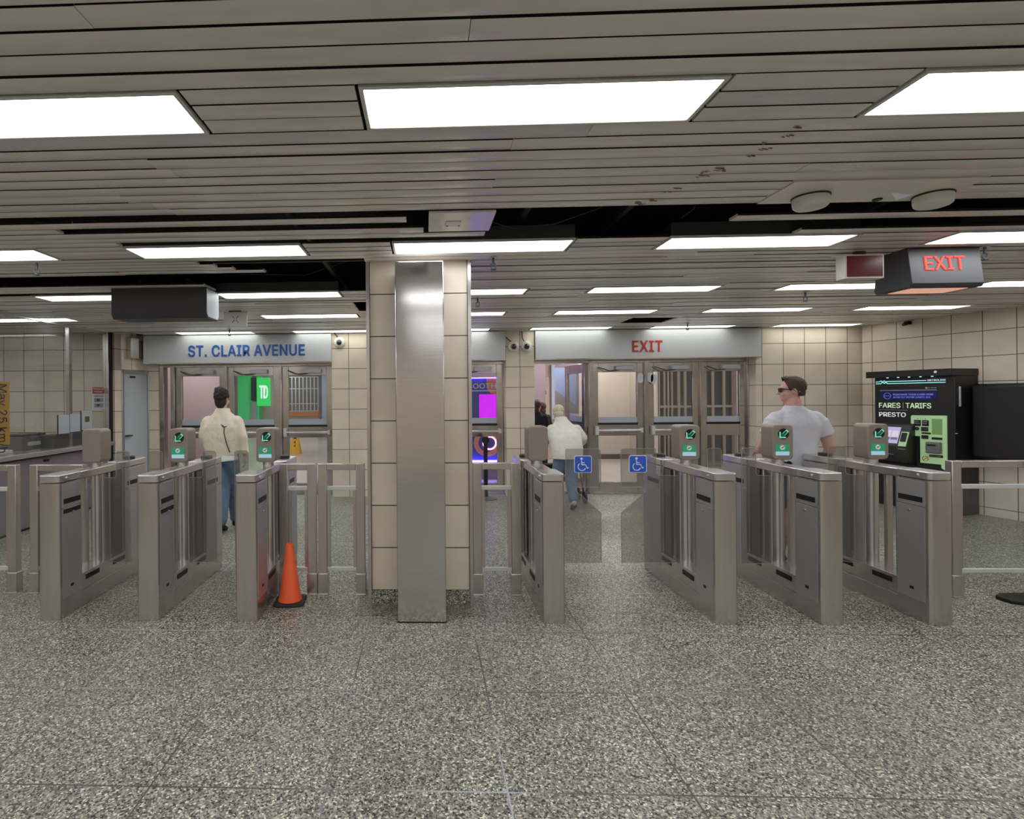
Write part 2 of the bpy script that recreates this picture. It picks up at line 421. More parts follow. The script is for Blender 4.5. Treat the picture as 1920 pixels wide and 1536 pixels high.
# ------------------------------------------------------------------ ceiling slats
PILLAR = (-.45, .36, 4.06, 4.58)
ROWS = [(-3.03, -2.73), (-1.43, -1.13), (.17, .47), (1.77, 2.07), (3.57, 3.87), (5.17, 5.47), (6.57, 6.87), (8.14, 8.44)]
LX0, LW, LP = -.215, 1.225, 1.845
def lx_range(): return [LX0 + LP * n for n in range(-4, 5)]
holes = []   # (y0,y1,x0,x1)
for (a, b) in ROWS:
    for x in lx_range():
        if x > 7.0: continue
        holes.append((a, b, x - .012, x + LW + .012))
holes += [(2.97, 3.07, -8.9, .025), (3.17, 3.27, -2.25, .025), (3.47, 3.57, -2.05, 2.40), (3.07, 3.17, -.10, .42), (3.27, 3.37, .0, .42),
          (2.97, 3.47, .39, 1.81), (2.97, 3.17, 1.81, 8.5), (3.17, 3.27, .025, 1.83), (3.27, 3.47, 1.81, 8.5), (3.47, 3.57, 1.7, 2.40),
          (3.97, 4.07, -1.73, -.45), (4.07, 4.17, -1.63, -.45), (4.17, 4.27, -1.52, -.45), (4.27, 4.37, -1.30, -.45), (4.37, 4.77, -8.9, -.45),
          (4.77, 5.17, -2.0, -.45), (5.07, 5.17, -8.9, -2.0), (5.77, 6.37, -.78, -.45), (7.27, 7.77, 2.80, 3.40), (2.67, 2.97, 1.81, 2.74), (2.97, 3.37, .025, .42),
          (4.07, 4.57, PILLAR[0], PILLAR[1])]
def cut(intervals, a, b):
    out = []
    for (p, q) in intervals:
        if b <= p or a >= q: out.append((p, q)); continue
        if a > p: out.append((p, a))
        if b < q: out.append((b, q))
    return out
sl = MB()
y = -3.53
k = 0
while y < 8.55:
    iv = [(-9.0, 8.0 if y < 5.2 else (7.35 if y < 7 else 7.1))]
    for (a, b, x0, x1) in holes:
        if y + .05 > a and y + .05 < b: iv = cut(iv, x0, x1)
    for (p, q) in iv:
        # butt joints every few metres, each length seated a hair differently
        cuts = [p]; x = p + R.uniform(1.2, 4.2)
        while x < q - .4: cuts.append(x); x += R.uniform(2.6, 4.2)
        cuts.append(q)
        for c0, c1 in zip(cuts, cuts[1:]):
            dz = R.uniform(-.0025, .0025)
            if c1 - c0 < .02: continue
            sl.use(R.choice([0, 0, 0, 1, 2]))
            g = .0068; w0 = y + g * .8; w1 = y + .1 - g * .8
            tilt = R.uniform(-.0015, .0015)
            prof = [(w0, CEIL + dz + .016), (w0, CEIL + dz + .002 + tilt), (w0 + .003, CEIL + dz + tilt), (w1 - .003, CEIL + dz - tilt), (w1, CEIL + dz + .002 - tilt), (w1, CEIL + dz + .016)]
            o_ = len(sl.f); sl.prism(prof, 'x', c0 + .001, c1 - .001)
            for fi in range(o_ + 2, len(sl.f)):      # long edges coloured dark to paint in the shade between slats
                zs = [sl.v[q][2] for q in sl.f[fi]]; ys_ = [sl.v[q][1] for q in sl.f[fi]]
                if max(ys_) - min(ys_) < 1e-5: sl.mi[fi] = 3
    y += .1; k += 1
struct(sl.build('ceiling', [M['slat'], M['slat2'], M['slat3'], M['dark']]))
pl = MB().box(-9.2, 8.2, -3.8, 8.7, 3.15, 3.2)
for xx in (-9.2, 8.1): pl.box(xx, xx + .1, -3.8, 8.7, CEIL + .03, 3.15)
for yy in (-3.8, 8.56): pl.box(-9.2, 8.2, yy, yy + .1, CEIL + .03, 3.15)
struct(pl.build('ceiling_slab', M['dark']))
# beams above the slats; the dark joints are shade painted on slat edges
cr = MB()
for yy in (-2.2, -.6, 1.15, 2.75, 4.45, 6.2, 7.6): cr.box(-8.9, 7.6 if yy < 5 else 6.9, yy, yy + .03, CEIL + .11, CEIL + .16)
for xx in (-6.5, -4.4, -2.6, -.9, .65, 1.3, 2.9, 4.8, 6.4): cr.box(xx, xx + .04, -3.5, 8.5, CEIL + .16, CEIL + .20)
struct(cr.build('ceiling_beam', M['dsteel']))
du = thing('air_duct', 'dark sheet metal air duct seen through the wide gap in the ceiling slats', 'duct', (0, 0, 0))
MB().box(1.9, 7.4, 3.05, 3.45, 2.92, 3.12).build('duct_shell', M['dsteel'], du, bevel=.01)
for i in range(4): MB().box(2.2 + i * 1.3, 2.23 + i * 1.3, 3.03, 3.47, 2.90, 3.14).build('flange', M['dsteel'], du)
for (nm, pts, r, lb) in (
    ('hanging_cable', [(.35, 3.36, 2.70), (.55, 3.33, 2.625), (.80, 3.28, 2.63), (1.05, 3.22, 2.70), (1.3, 3.16, 2.80), (1.5, 3.1, 2.9)], .004, 'thin cable sagging in the wide gap of the slatted ceiling'),
    ('hanging_cable', [(1.70, 3.0, 3.14), (1.64, 3.12, 2.85), (1.60, 3.22, 2.68), (1.57, 3.3, 2.66)], .004, 'short cable end dangling from the slab in the wide ceiling gap'),
    ('hanging_cable', [(-2.0, 4.5, 2.75), (-1.6, 4.7, 2.69), (-1.1, 4.9, 2.72), (-.62, 5.0, 2.9)], .004, 'thin cable looping through the ceiling hole beside the tiled pillar')):
    tag(MB().tube(pts, r).build(nm, M['rubber'], smooth=True), lb, 'cable')

# ------------------------------------------------------------------ recessed lights
proto = thing('ceiling_light', 'x', 'ceiling light', (0, 0, 0))
fm = MB()
t = .016
fm.box(0, LW, 0, t, -.004, .012); fm.box(0, LW, .288 - t, .288, -.004, .012); fm.box(0, t, t, .288 - t, -.004, .012); fm.box(LW - t, LW, t, .288 - t, -.004, .012)
MB().box(.004, LW - .004, .004, .284, .012, .10).build('housing', M['dsteel'], proto, loc=(0, .006, 0))
fm.build('frame', M['lframe'], proto, loc=(0, .006, 0), bevel=.002, seg=1)
MB().box(t, LW - t, t, .288 - t, .004, .012).build('diffuser', M['diff'], proto, loc=(0, .006, 0))
rown = {3: 'first row overhead', 4: 'second row', 5: 'third row', 6: 'fourth row', 7: 'last row'}
first = True
coln = {-4: 'over the far side of the glass booth', -3: 'over the glass booth', -2: 'in line with the booth-side gates', -1: 'in line with the traffic cone', 0: 'in line with the tiled pillar',
        1: 'in line with the wheelchair lane', 2: 'in line with the man in the t-shirt', 3: 'in line with the fare machine', 4: 'over the wall'}
for ri, (a, b) in enumerate(ROWS):
    for n in range(-4, 4):
        x = LX0 + LP * n
        if n == 3 and ri >= 5 : x2 = x
        if x + LW > 6.9 and ri >= 7: continue
        if x < -8.9: continue
        if n == 4: continue
        if ri == 7 and n == -3: continue
        if ri == 7 and n == -4: continue
        o = proto if first else copy_tree(proto); first = False
        o.location = (x, a, CEIL)
        if ri == 7:
            dd = [c for c in o.children if c.name.startswith('diffuser')][0]; dd.data = dd.data.copy(); dd.data.materials[0] = M['diff_old']
        tag(o, 'recessed ceiling light ' + coln[n] + ', ' + rown.get(ri, 'behind'), 'ceiling light', 'recessed ceiling lights')
        if ri < 3: o['label'] = 'recessed fluorescent ceiling panel behind the camera'; o['group'] = 'ceiling lights behind the viewer'

# ------------------------------------------------------------------ ceiling fittings
mp = thing('ceiling_mounting_plate', 'flat beige metal plate let into the slats, carrying two dome sensors', 'ceiling plate', (1.815, 2.67, CEIL))
MB().box(0, .92, .003, .297, -.006, .012).build('plate', M['slat2'], mp, bevel=.002)
MB().prism([(.60, .17), (.73, .20), (.71, .27)], 'z', -.009, -.006).build('paper_tab', M['paper'], mp)
MB().cyl((.60, .255, -.012), (.60, .255, -.004), .022).build('cable_hole', M['black'], mp)
for (x, y_, lb) in ((2.03, 2.87, 'pale round dome sensor on the ceiling plate, further from the paper tab'), (2.66, 2.88, 'pale round dome sensor on the ceiling plate, beside the paper tab')):
    d = thing('dome_sensor', lb, 'ceiling sensor', (x, y_, CEIL - .006), group='dome sensors on the ceiling plate')
    MB().cyl((0, 0, -.008), (0, 0, 0), .086, n=32).build('mount_ring', M['black'], d)
    MB().lathe([(.082, -.008), (.082, -.03), (.078, -.05), (.07, -.058), (.05, -.064), (.001, -.066)][::-1], n=32).build('dome', M['whitep'], d, smooth=True)
ap = thing('access_panel', 'off-white ceiling access panel hanging beside the pillar top', 'access panel', (.03, 2.985, CEIL - .012))
MB().box(0, .375, 0, .335, 0, .014).build('panel', M['slat2'], ap, bevel=.002)
MB().box(.10, .19, .14, .22, -.006, 0).build('latch_plate', M['slat3'], ap)
MB().cyl((.11, .21, -.008), (.11, .21, -.004), .006).cyl((.18, .21, -.008), (.18, .21, -.004), .006).build('screw', M['black'], ap)
for i, (x, y_) in enumerate(((-2.916, 3.92), (.518, 4.0), (.56, 5.62), (3.9, 5.60), (3.826, 7.9), (-2.922, 7.9), (4.003, 3.95))):
    lb = ['sprinkler head hanging above the glass booth side of the gates', 'sprinkler head hanging just beside the steel column cover', 'sprinkler head near the purple glow by the pillar', 'sprinkler head hanging above the man in the white t-shirt',
          'sprinkler head hanging in front of the EXIT door sign', 'sprinkler head hanging in front of the street name sign', 'sprinkler head hanging beside the lit EXIT box'][i]
    d = thing('sprinkler_head', lb, 'sprinkler', (x, y_, CEIL), group='ceiling sprinklers')
    MB().cyl((0, 0, -.004), (0, 0, 0), .03).build('escutcheon', M['lframe'], d)
    MB().cyl((0, 0, -.05), (0, 0, -.004), .009, n=10).tube([(-.016, 0, -.05), (-.018, 0, -.075), (0, 0, -.09), (.018, 0, -.075), (.016, 0, -.05), (-.016, 0, -.05)], .004).cyl((0, 0, -.094), (0, 0, -.09), .022).build('deflector', M['dsteel'], d)

stn = MB(); RS = random.Random(3)
for (x, y_) in ((1.19, 2.94), (1.14, 2.91), (1.22, 2.88), (1.23, 2.77), (1.26, 2.71), (1.33, 2.58), (1.37, 2.51), (1.33, 2.53), (1.41, 2.37), (1.46, 2.31), (1.4, 2.25), (1.46, 2.2), (1.47, 2.13), (1.35, 2.5)):
    for _ in range(3):
        a, b_ = x + RS.uniform(-.03, .03), y_ + RS.uniform(-.012, .012); w, h = RS.uniform(.004, .02), RS.uniform(.002, .006)
        stn.prism([(a + w * math.cos(t), b_ + h * math.sin(t) + .35 * w * math.cos(t)) for t in [PI * i / 4 for i in range(8)]], 'z', CEIL - .0045, CEIL - .003)
struct(stn.build('ceiling_stain', mat('water_stain', srgb(120, 98, 66), .7)))
# hanging signs
hs = thing('hanging_sign_box', 'blank black hanging sign box seen from behind, near the glass booth', 'sign', (-2.91, 4.86, CEIL))
MB().prism([(0, 0), (0, -.245), (.03, -.285), (.27, -.285), (.30, -.245), (.30, 0)], 'x', 0, .895).build('case', M['charcoal'], hs, bevel=.004)
MB().prism([(.01, -.01), (.01, -.235), (.04, -.27), (.26, -.27), (.29, -.235), (.29, -.01)], 'x', .895, .900).build('end_plate', M['doorgrey'], hs)
MB().box(.2, .24, .1, .2, 0, .1).box(.66, .70, .1, .2, 0, .1).build('hanger', M['dsteel'], hs)
ex = thing('exit_sign_box', 'dark hanging box with glowing red EXIT lettering', 'exit sign', (3.465, 3.95, CEIL))
MB().prism([(0, 0), (-.035, -.26), (-.02, -.285), (.27, -.285), (.285, -.26), (.25, 0)], 'x', 0, .50).build('case', M['charcoal'], ex, bevel=.004)
MB().box(.05, .45, .03, .22, -.288, -.285).build('light_panel', emis('exit_under_glow', srgb(255, 190, 165), .32), ex)
text_mb('EXIT', .13, emis('exit_red', srgb(255, 60, 45), .75), 'lettering', ex, (.105, -.024, -.165), (PI / 2 - .13, 0, 0), .004, .003, width=.275, height=.10)
ld = thing('led_display', 'small dark red electronic display in a pale frame under the ceiling', 'display', (3.055, 3.98, CEIL - .03))
MB().box(0, .275, 0, .09, -.175, 0).build('frame', M['whitep'], ld, bevel=.003)
MB().box(.012, .263, -.003, 0, -.163, -.012).build('screen', mat('dark_red_screen', srgb(72, 20, 28), .25, emit=srgb(90, 20, 30), es=.15), ld)
MB().box(.10, .17, .03, .06, 0, .03).build('bracket', M['charcoal'], ld)
xp = thing('signal_plate', 'small square pale plate with an X slit hanging behind the black sign box', 'sign', (-2.36, 6.2, 2.43))
MB().box(0, .275, 0, .02, 0, .175).build('plate', M['white'], xp, bevel=.003)
cxp = MB()
for a in (45, 135, 225, 315):
    cxp.add([Vector((.1375 + math.cos(math.radians(a)) * r + math.cos(math.radians(a + 90)) * s_, yy, .0875 + math.sin(math.radians(a)) * r + math.sin(math.radians(a + 90)) * s_)) for yy in (-.003, .0) for (r, s_) in ((.012, -.003), (.055, -.003), (.055, .003), (.012, .003))],
            [(0, 1, 2, 3), (7, 6, 5, 4), (0, 4, 5, 1), (1, 5, 6, 2), (2, 6, 7, 3), (3, 7, 4, 0)])
cxp.build('slits', M['black'], xp)
MB().box(.06, .2, .0, .03, .175, .195).build('hanger', M['charcoal'], xp)

# ------------------------------------------------------------------ door head fascias with lettering
def fascia(x0, x1, label):
    f = thing('sign_fascia', label, 'sign', (x0, 8.45, 2.165))
    MB().box(0, x1 - x0, 0, .21, 0, .445).build('panel', M['fascia'], f, bevel=.004)
    MB().box(.0, x1 - x0, -.002, .21, -.012, 0).build('lower_edge', M['chrome'], f)
    return f
f1 = fascia(-4.54, -1.49, 'long pale door sign reading ST. CLAIR AVENUE in blue')
text_mb('ST. CLAIR AVENUE', .2, M['blue'], 'lettering', f1, (.745, -.004, .10), bold=.034, width=1.88, height=.175, spacing=1.05)
f2 = fascia(.40, 1.275, 'short blank pale door sign between the pillar and the pair of dome cameras')
f3 = fascia(1.74, 5.22, 'long pale door sign reading EXIT in red')
text_mb('EXIT', .2, M['red'], 'lettering', f3, (1.505, -.004, .095), bold=.034, width=.455, height=.17, spacing=1.1)

# ------------------------------------------------------------------ doors
def leaf(n, x0, x1, label_hint=None, bar=True, y=8.75, push=True):
    """one framed glass door leaf"""
    d = thing('door_%d' % n, None, None, (x0, y, .01)); d['kind'] = 'structure'
    w = x1 - x0; st = .105
    f = MB()
    f.box(0, st, 0, .045, 0, 2.10).box(w - st, w, 0, .045, 0, 2.10)
    f.box(st, w - st, 0, .045, 0, .17).box(st, w - st, 0, .045, .92, 1.10).box(st, w - st, 0, .045, 1.95, 2.10)
    f.build('stile_frame', M['chrome'], d, bevel=.003)
    MB().box(st, w - st, .018, .026, .17, .92).build('lower_glass', M['glass'], d)
    MB().box(st, w - st, .018, .026, 1.10, 1.95).build('upper_glass', M['glass'], d)
    MB().box(st, w - st, .008, .016, 1.135, 1.225).build('frosted_strip', M['frost'], d)
    MB().box(st - .01, w - st + .01, -.004, .006, 1.10, 1.132).build('black_strip', M['black'], d)
    if push:
        p = MB().cyl((.06, -.07, 1.01), (w - .05, -.07, 1.01), .02, n=16)
        p.build('push_bar', M['steel_cap'], d, smooth=True)
        MB().box(.035, .085, -.095, 0, .94, 1.08).box(w - .08, w - .04, -.09, 0, .975, 1.045).build('bar_bracket', M['lframe'], d, bevel=.006)
    c = MB().box(w * .45, w * .45 + .28, -.06, .0, 1.985, 2.05); c.build('closer_body', M['fascia'], d, bevel=.004)
    MB().tube([(w * .45 + .05, -.05, 1.98), (w * .3, -.12, 1.965), (w * .12, -.04, 2.03)], .007).build('closer_arm', M['dsteel'], d)
    return d
dn = 0
for (x0, x1, pu) in ((-4.15, -3.31, True), (-3.27, -2.40, True), (-2.36, -1.52, True), (.42, 1.27, True), (2.70, 3.53, True), (3.59, 4.41, True), (4.43, 5.15, False)):
    dn += 1; leaf(dn, x0, x1, push=pu)
# open leaf at the wheelchair lane, swung away
d = leaf(8, 0, .86); d.location = (2.64, 8.80, .01); d.rotation_euler = (0, 0, math.radians(96))
# sidelight and frame
fr = MB()
for (x0, x1) in ((-4.41, -4.33), (-4.22, -4.155), (-3.31, -3.27), (-2.40, -2.36), (-1.52, -1.49), (.38, .42), (1.27, 1.29), (1.73, 1.76), (2.645, 2.70), (3.53, 3.59), (4.41, 4.43), (5.15, 5.18)):
    fr.box(x0, x1, 8.70, 8.84, 0, 2.17)
for (x0, x1) in ((-4.41, -1.49), (.38, 1.29), (1.73, 5.18)): fr.box(x0, x1, 8.71, 8.84, 2.11, 2.17)
struct(fr.build('door_frame', M['chrome'], bevel=.003))
sd = struct(MB().box(-4.33, -4.22, 8.76, 8.77, .15, 2.11).build('window_1', M['glass']))
# old white glue marks and a floor notice stuck on the door frames
for i, (x, z, r) in enumerate(((3.46, 1.86, .06), (3.62, 1.87, .055), (3.67, 1.84, .05))):
    tag(MB().prism(rrect(.09, .16, .04, 4, x, z), 'y', 8.695, 8.699).build('sticker_residue', M['signwhite']), ['pale rounded sticker high on the door post nearest the wheelchair flaps', 'pale rounded sticker on the door post, the middle one of three', 'pale rounded sticker on the door post, the one next to the closed shop'][i], 'sticker')

# tiled reveal details and steel boxes, side door
sdr = thing('door_9', None, None, (-4.80, 8.08, 0), A); sdr['kind'] = 'structure'
MB().box(.13, .17, -.015, .10, 0, 2.06).box(.63, .68, -.015, .10, 0, 2.06).box(.13, .68, -.015, .10, 2.0, 2.06).build('door_frame', M['steel'], sdr, bevel=.003)
MB().box(.17, .63, .02, .06, 0, 2.0).build('door_leaf', M['doorgrey'], sdr)
MB().box(.20, .30, -.04, .02, 1.0, 1.02).build('lever_handle', M['dsteel'], sdr)
MB().box(.30, .40, .01, .02, 1.93, 1.96).build('door_plate', M['black'], sdr)
bx = thing('wall_junction_box', 'brown steel wall box beside the street name sign, above the narrow pale door', 'wall box', (-4.80, 8.08, 0), A)
MB().box(.22, .38, -.10, .0, 2.24, 2.56).build('case', M['steel'], bx, bevel=.004)
MB().box(.40, .52, -.09, .0, 2.24, 2.53).build('second_case', mat('brown_box', srgb(110, 90, 84), .4, .4), bx, bevel=.004)

# cameras
def domecam(x, z, label, pts):
    d = thing('dome_camera', label, 'security camera', (x, 8.5, z), group='dome cameras on the back wall')
    MB().lathe([(.075, 0), (.085, .02), (.082, .045), (.055, .06), (.001, .06)]).build('housing', M['whitep'], d, smooth=True, rot=(PI / 2, 0, 0))
    MB().ball((0, -.055, -.005), .045).build('lens_dome', mat('lens_black', (.02, .02, .02), .08, spec=.8), d, smooth=True)
    MB().tube(pts, .008).build('conduit', M['dsteel'], d)
domecam(-1.36, 2.47, 'white dome camera by the end of the street name sign', [(-.02, -.02, .07), (-.08, -.02, .15)])
domecam(1.40, 2.37, 'white dome camera closer to the pillar, one of the pair', [(-.03, -.02, .07), (-.12, -.02, .15), (-.2, -.02, .24)])
domecam(1.605, 2.37, 'white dome camera touching the EXIT door sign, one of the pair', [(-.03, -.02, .07), (-.06, -.02, .13), (-.07, -.02, .24)])
wc = thing('wall_camera', 'tiny black camera high on the tiled wall near the fare machine', 'security camera', (6.94, 7.88, 2.56))
MB().box(-.06, 0.0, -.03, .03, .0, .05).build('mount', M['black'], wc); MB().cyl((-.09, 0, 0), (-.05, 0, .01), .022).build('body', M['black'], wc)

# ------------------------------------------------------------------ passage beyond the doors
def mbox(name, x0, x1, y0, y1, z0, z1, m): return struct(MB().box(x0, x1, y0, y1, z0, z1).build(name, M[m]))
mbox('ceiling_mall', -10, 12, 8.88, 26, 2.95, 3.05, 'white')
mbox('wall_mall_left', -6.3, -3.95, 10.5, 10.7, 0, 2.95, 'mauve')
mbox('wall_mall_left', -10.0, -6.2, 10.4, 10.5, 0, 2.95, 'mauve')
mbox('wall_mall_end', -10, 12, 25.5, 25.7, 0, 2.95, 'beige')
mbox('wall_mall_end', -9.5, -5.8, 22, 22.3, 0, 2.95, 'mauve')
mbox('wall_mall_side', -4.28, -2.3, 22, 22.4, 0, 2.95, 'pale')
mbox('wall_mall_side', -2.72, -.2, 15.5, 15.9, 0, 2.95, 'mauve')
mbox('wall_mall_side', -.9, 2.55, 11.4, 11.7, 0, 2.95, 'mauve')
mbox('wall_mall_side', -.2, .0, 11.7, 25.4, 0, 2.95, 'beige')
# right hand corridor
mbox('wall_mall_back', 2.55, 3.20, 13.5, 13.7, 0, 2.95, 'beige')
mbox('wall_mall_back', 3.85, 5.1, 13.5, 13.7, 0, 2.95, 'beige')
mbox('wall_mall_back', 3.20, 3.85, 13.5, 13.7, 0, 1.13, 'mauve')
mbox('wall_mall_back', 3.20, 3.85, 13.5, 13.7, 2.31, 2.95, 'mauve')
mbox('wall_stair', 2.6, 4.6, 15.0, 15.2, 0, 3.0, 'pale')
struct(MB().prism([(3.1, .8), (3.1, 2.15), (3.35, 1.87), (4.2, 1.25), (4.2, .8)], 'y', 14.6, 14.8).build('wall_stair_side', M['beige']))
st_l = thing('stair_light', 'bright bluish lamp lighting the stair opening beyond the open door', 'lamp', (3.6, 14.2, 2.90)); MB().box(-.4, .4, -.2, .2, 0, .05).build('diffuser', emis('stair_lamp', (.75, .85, 1, 1), 7), st_l)
mbox('wall_trim', 3.16, 3.24, 13.44, 13.5, 1.0, 2.36, 'pale')
mbox('baseboard_mall', 3.85, 5.1, 13.47, 13.5, 0, .12, 'brown')
mbox('wall_mall_right', 5.1, 5.15, 12.0, 13.5, 0, 2.95, 'beige')
# closed shop with mullions
mbox('wall_shop', 5.1, 9.5, 13.0, 13.1, 0, 2.95, 'brown')
mbox('wall_mall_right', 6.80, 9.5, 11.9, 12.0, 0, 2.95, 'mauve')
sf = thing('shop_front', 'closed shop front with tan uprights behind the glass doors', 'shop front', (5.15, 12.0, 0))
for x in (.02, .14, .22, .30, .44, .58, .78, 1.0, 1.18, 1.42, 1.62): MB().box(x, x + (.05 if x > .3 else .03), 0, .05, 0, 2.95).build('upright', M['mull'], sf)
for z in (.02, 1.30, 2.6): MB().box(0, 1.65, 0.01, .04, z, z + .05).build('crossbar', M['mull'], sf)
MB().box(0, 1.65, .045, .055, 0, 2.9).build('shop_glass', M['glass'], sf)
md = thing('passage_service_door', 'plain beige door in the passage, seen past the open glass door', 'door', (2.60, 13.44, 0))
MB().box(0, .50, 0, .04, 0, 2.05).build('leaf', M['beige'], md, bevel=.006); MB().box(.40, .43, -.04, 0, .95, 1.1).box(.40, .42, -.01, 0, 1.62, 1.72).build('handle', M['brown'], md)
# mall lamps
for i, (x, y_) in enumerate(((-4.5, 9.7), (-2.7, 10.4), (-3.3, 13), (-5, 17), (-5.5, 20.5), (-1, 10.2), (2.3, 10.2), (4.4, 10.8), (4.3, 12.6), (7.0, 10.4), (-3, 18))):
    t_ = thing('mall_ceiling_lamp', 'square lamp in the passage ceiling beyond the glass doors', 'ceiling light', (x, y_, 2.95), group='lamps in the passage ceiling')
    MB().box(-.32, .32, -.32, .32, -.02, 0).build('frame', M['lframe'], t_); MB().box(-.29, .29, -.29, .29, -.026, -.02).build('diffuser', M['mdiff'], t_)
# bank machine
bm_ = thing('bank_machine', 'green bank machine alcove with a glowing green sign beyond the glass doors', 'bank machine', (-7.6, 21.4, 0))
MB().box(0, .44, 0, .5, 0, 2.55).build('side_panel', M['grnp'], bm_); MB().box(.44, .84, .15, .5, 0, 1.45).build('cabinet', M['doorgrey'], bm_); MB().box(.44, .78, .3, .5, 1.5, 2.45).build('upper_panel', M['charcoal'], bm_)
MB().box(.76, .84, .1, .5, 0, 2.55).build('edge_panel', M['grnp'], bm_)
sg = MB().box(.86, 1.36, -.2, -.05, 1.30, 2.42).build('light_box', M['grn'], bm_)
MB().box(.84, .86, -.2, -.05, 1.30, 2.42).box(.86, 1.36, -.2, -.05, 1.28, 1.30).build('box_edge', M['grnp'], sg)
text_mb('TD', .5, emis('sign_white_glow', (.9, 1, .95, 1), .5), 'lettering', sg, (.96, -.21, 1.60), bold=.03, width=.33, height=.50, spacing=.85)
gr = thing('rolling_grille', 'closed rolling shop grille with vertical bars beyond the glass doors', 'shop grille', (-5.5, 21.2, 0))
for i in range(9): MB().box(i * .15, i * .15 + .035, 0, .03, 1.06, 2.45).build('bar', M['fascia'], gr)
for z in (1.06, 1.35, 1.95, 2.42): MB().box(0, 1.22, 0, .025, z, z + .03).build('rail', M['fascia'], gr)
MB().box(-.1, 1.25, -.1, .4, .88, 1.05).build('sill', mat('orange_wood', srgb(176, 112, 70), .5), gr); MB().box(-.05, 1.2, .1, .4, 0, .88).build('base_wall', M['beige'], gr)
mbox('wall_mall_end', -5.8, -4.2, 22.4, 22.5, 0, 2.95, 'mullgrey')
ms = thing('passage_exit_sign', 'small green lit exit sign hanging in the passage', 'exit sign', (-3.60, 16.6, 2.42))
MB().box(0, .22, 0, .05, 0, .32).build('case', mat('teal_case', srgb(40, 90, 84), .5), ms); MB().box(.10, .20, -.01, 0, .02, .28).build('lit_face', emis('teal_glow', srgb(90, 235, 190), .6), ms)
MB().box(.09, .12, .01, .03, .32, .53).build('hanger', M['dsteel'], ms)
wf = thing('wet_floor_sign', 'yellow folding wet floor sign standing in the passage', 'floor sign', (-3.73, 15.2, 0))
for s_ in (-1, 1):
    p = MB().add([(-.15, s_ * .16, 0), (.15, s_ * .16, 0), (.07, s_ * .012, .58), (-.07, s_ * .012, .58), (-.15, s_ * .16 + .012, 0), (.15, s_ * .16 + .012, 0), (.07, s_ * .012 + .012, .58), (-.07, s_ * .012 + .012, .58)],
                 [(0, 1, 2, 3), (7, 6, 5, 4), (0, 4, 5, 1), (1, 5, 6, 2), (2, 6, 7, 3), (3, 7, 4, 0)]).build('panel', M['wetyel'], wf)
MB().add([(-.05, -.062, .42), (.05, -.062, .42), (0, -.037, .52), (-.03, -.089, .30), (.03, -.089, .30), (.0, -.07, .38), (-.02, -.115, .2), (.03, -.115, .2), (.01, -.092, .28)], [(0, 1, 2), (3, 4, 5), (6, 7, 8)]).build('warning_mark', M['black'], wf)

# photo booth
pb = thing('photo_booth', 'photo booth with a magenta screen and glowing ring behind the glass door by the pillar', 'photo booth', (.55, 10.2, 0))
MB().box(-.9, .905, 0, .9, .20, 1.93).build('body', mat('booth_blue', srgb(56, 70, 150), .4, var=.1, vscale=2), pb, bevel=.01)
MB().box(-.9, .905, .03, .9, 0, .20).build('plinth', M['mauvemetal'], pb)
MB().prism([(.62, 1.93), (.62, 1.74), (.70, 1.64), (.905, 1.60), (.905, 1.93)], 'y', -.006, 0).build('orange_panel', mat('booth_orange', srgb(214, 140, 96), .45), pb)
text_mb('PHOTO BOOTH', .13, M['signwhite'], 'lettering', pb, (-.33, -.014, 1.735), bold=.0, width=1.13, height=.098)
MB().box(.34, .90, -.008, 0, 1.685, 1.70).build('underline', M['signwhite'], pb)
sc_ = MB().box(.48, .86, -.012, 0, 1.17, 1.625).build('screen', emis('magenta_screen', srgb(205, 0, 235), .62), pb)
rg = MB()
def ring(mb, cx, cz, r0, r1, y0, y1, n=40):
    vs = []
    for i in range(n):
        a = 2 * PI * i / n
        for (r, yy) in ((r0, y0), (r1, y0), (r1, y1), (r0, y1)): vs.append((cx + r * math.cos(a), yy, cz + r * math.sin(a)))
    fs = []
    for i in range(n):
        j = (i + 1) % n
        for k in range(4): fs.append((i * 4 + k, i * 4 + (k + 1) % 4, j * 4 + (k + 1) % 4, j * 4 + k))
    mb.add(vs, fs); return mb
ring(MB(), .63, .70, .17, .26, -.008, 0).build('orange_ring', mat('booth_orange', srgb(214, 140, 96), .45), pb)
ring(MB(), .67, .70, .105, .135, -.02, -.002).build('ring_light', emis('ring_glow', srgb(255, 130, 160), 2.5), pb)
MB().box(-.9, .905, -.006, 0, .20, .36).build('lower_band', mat('booth_red', srgb(190, 70, 96), .4), pb)
MB().box(-.1, .90, -.05, 0, .33, .37).build('glow_shelf', emis('violet_glow', srgb(110, 70, 255), 14.0), pb); MB().box(-.1, .90, -.02, .02, 1.932, 1.945).build('glow_strip', emis('violet_strip', srgb(120, 60, 255), 12.0), pb)
# stanchion in front of it
sn = thing('queue_post', 'black queue post on a round base in front of the photo booth door', 'stanchion', (.93, 8.30, 0))
MB().lathe([(.001, 0), (.17, 0), (.17, .012), (.12, .025), (.04, .035), (.001, .035)], n=32).build('base', mat('post_base', srgb(110, 110, 112), .4, .4), sn, smooth=True)
MB().cyl((0, 0, .03), (0, 0, .88), .032).build('pole', M['black'], sn, smooth=True)
MB().cyl((0, 0, .86), (0, 0, .96), .045).box(-.055, .055, -.03, .03, .88, .94).build('belt_head', M['black'], sn)

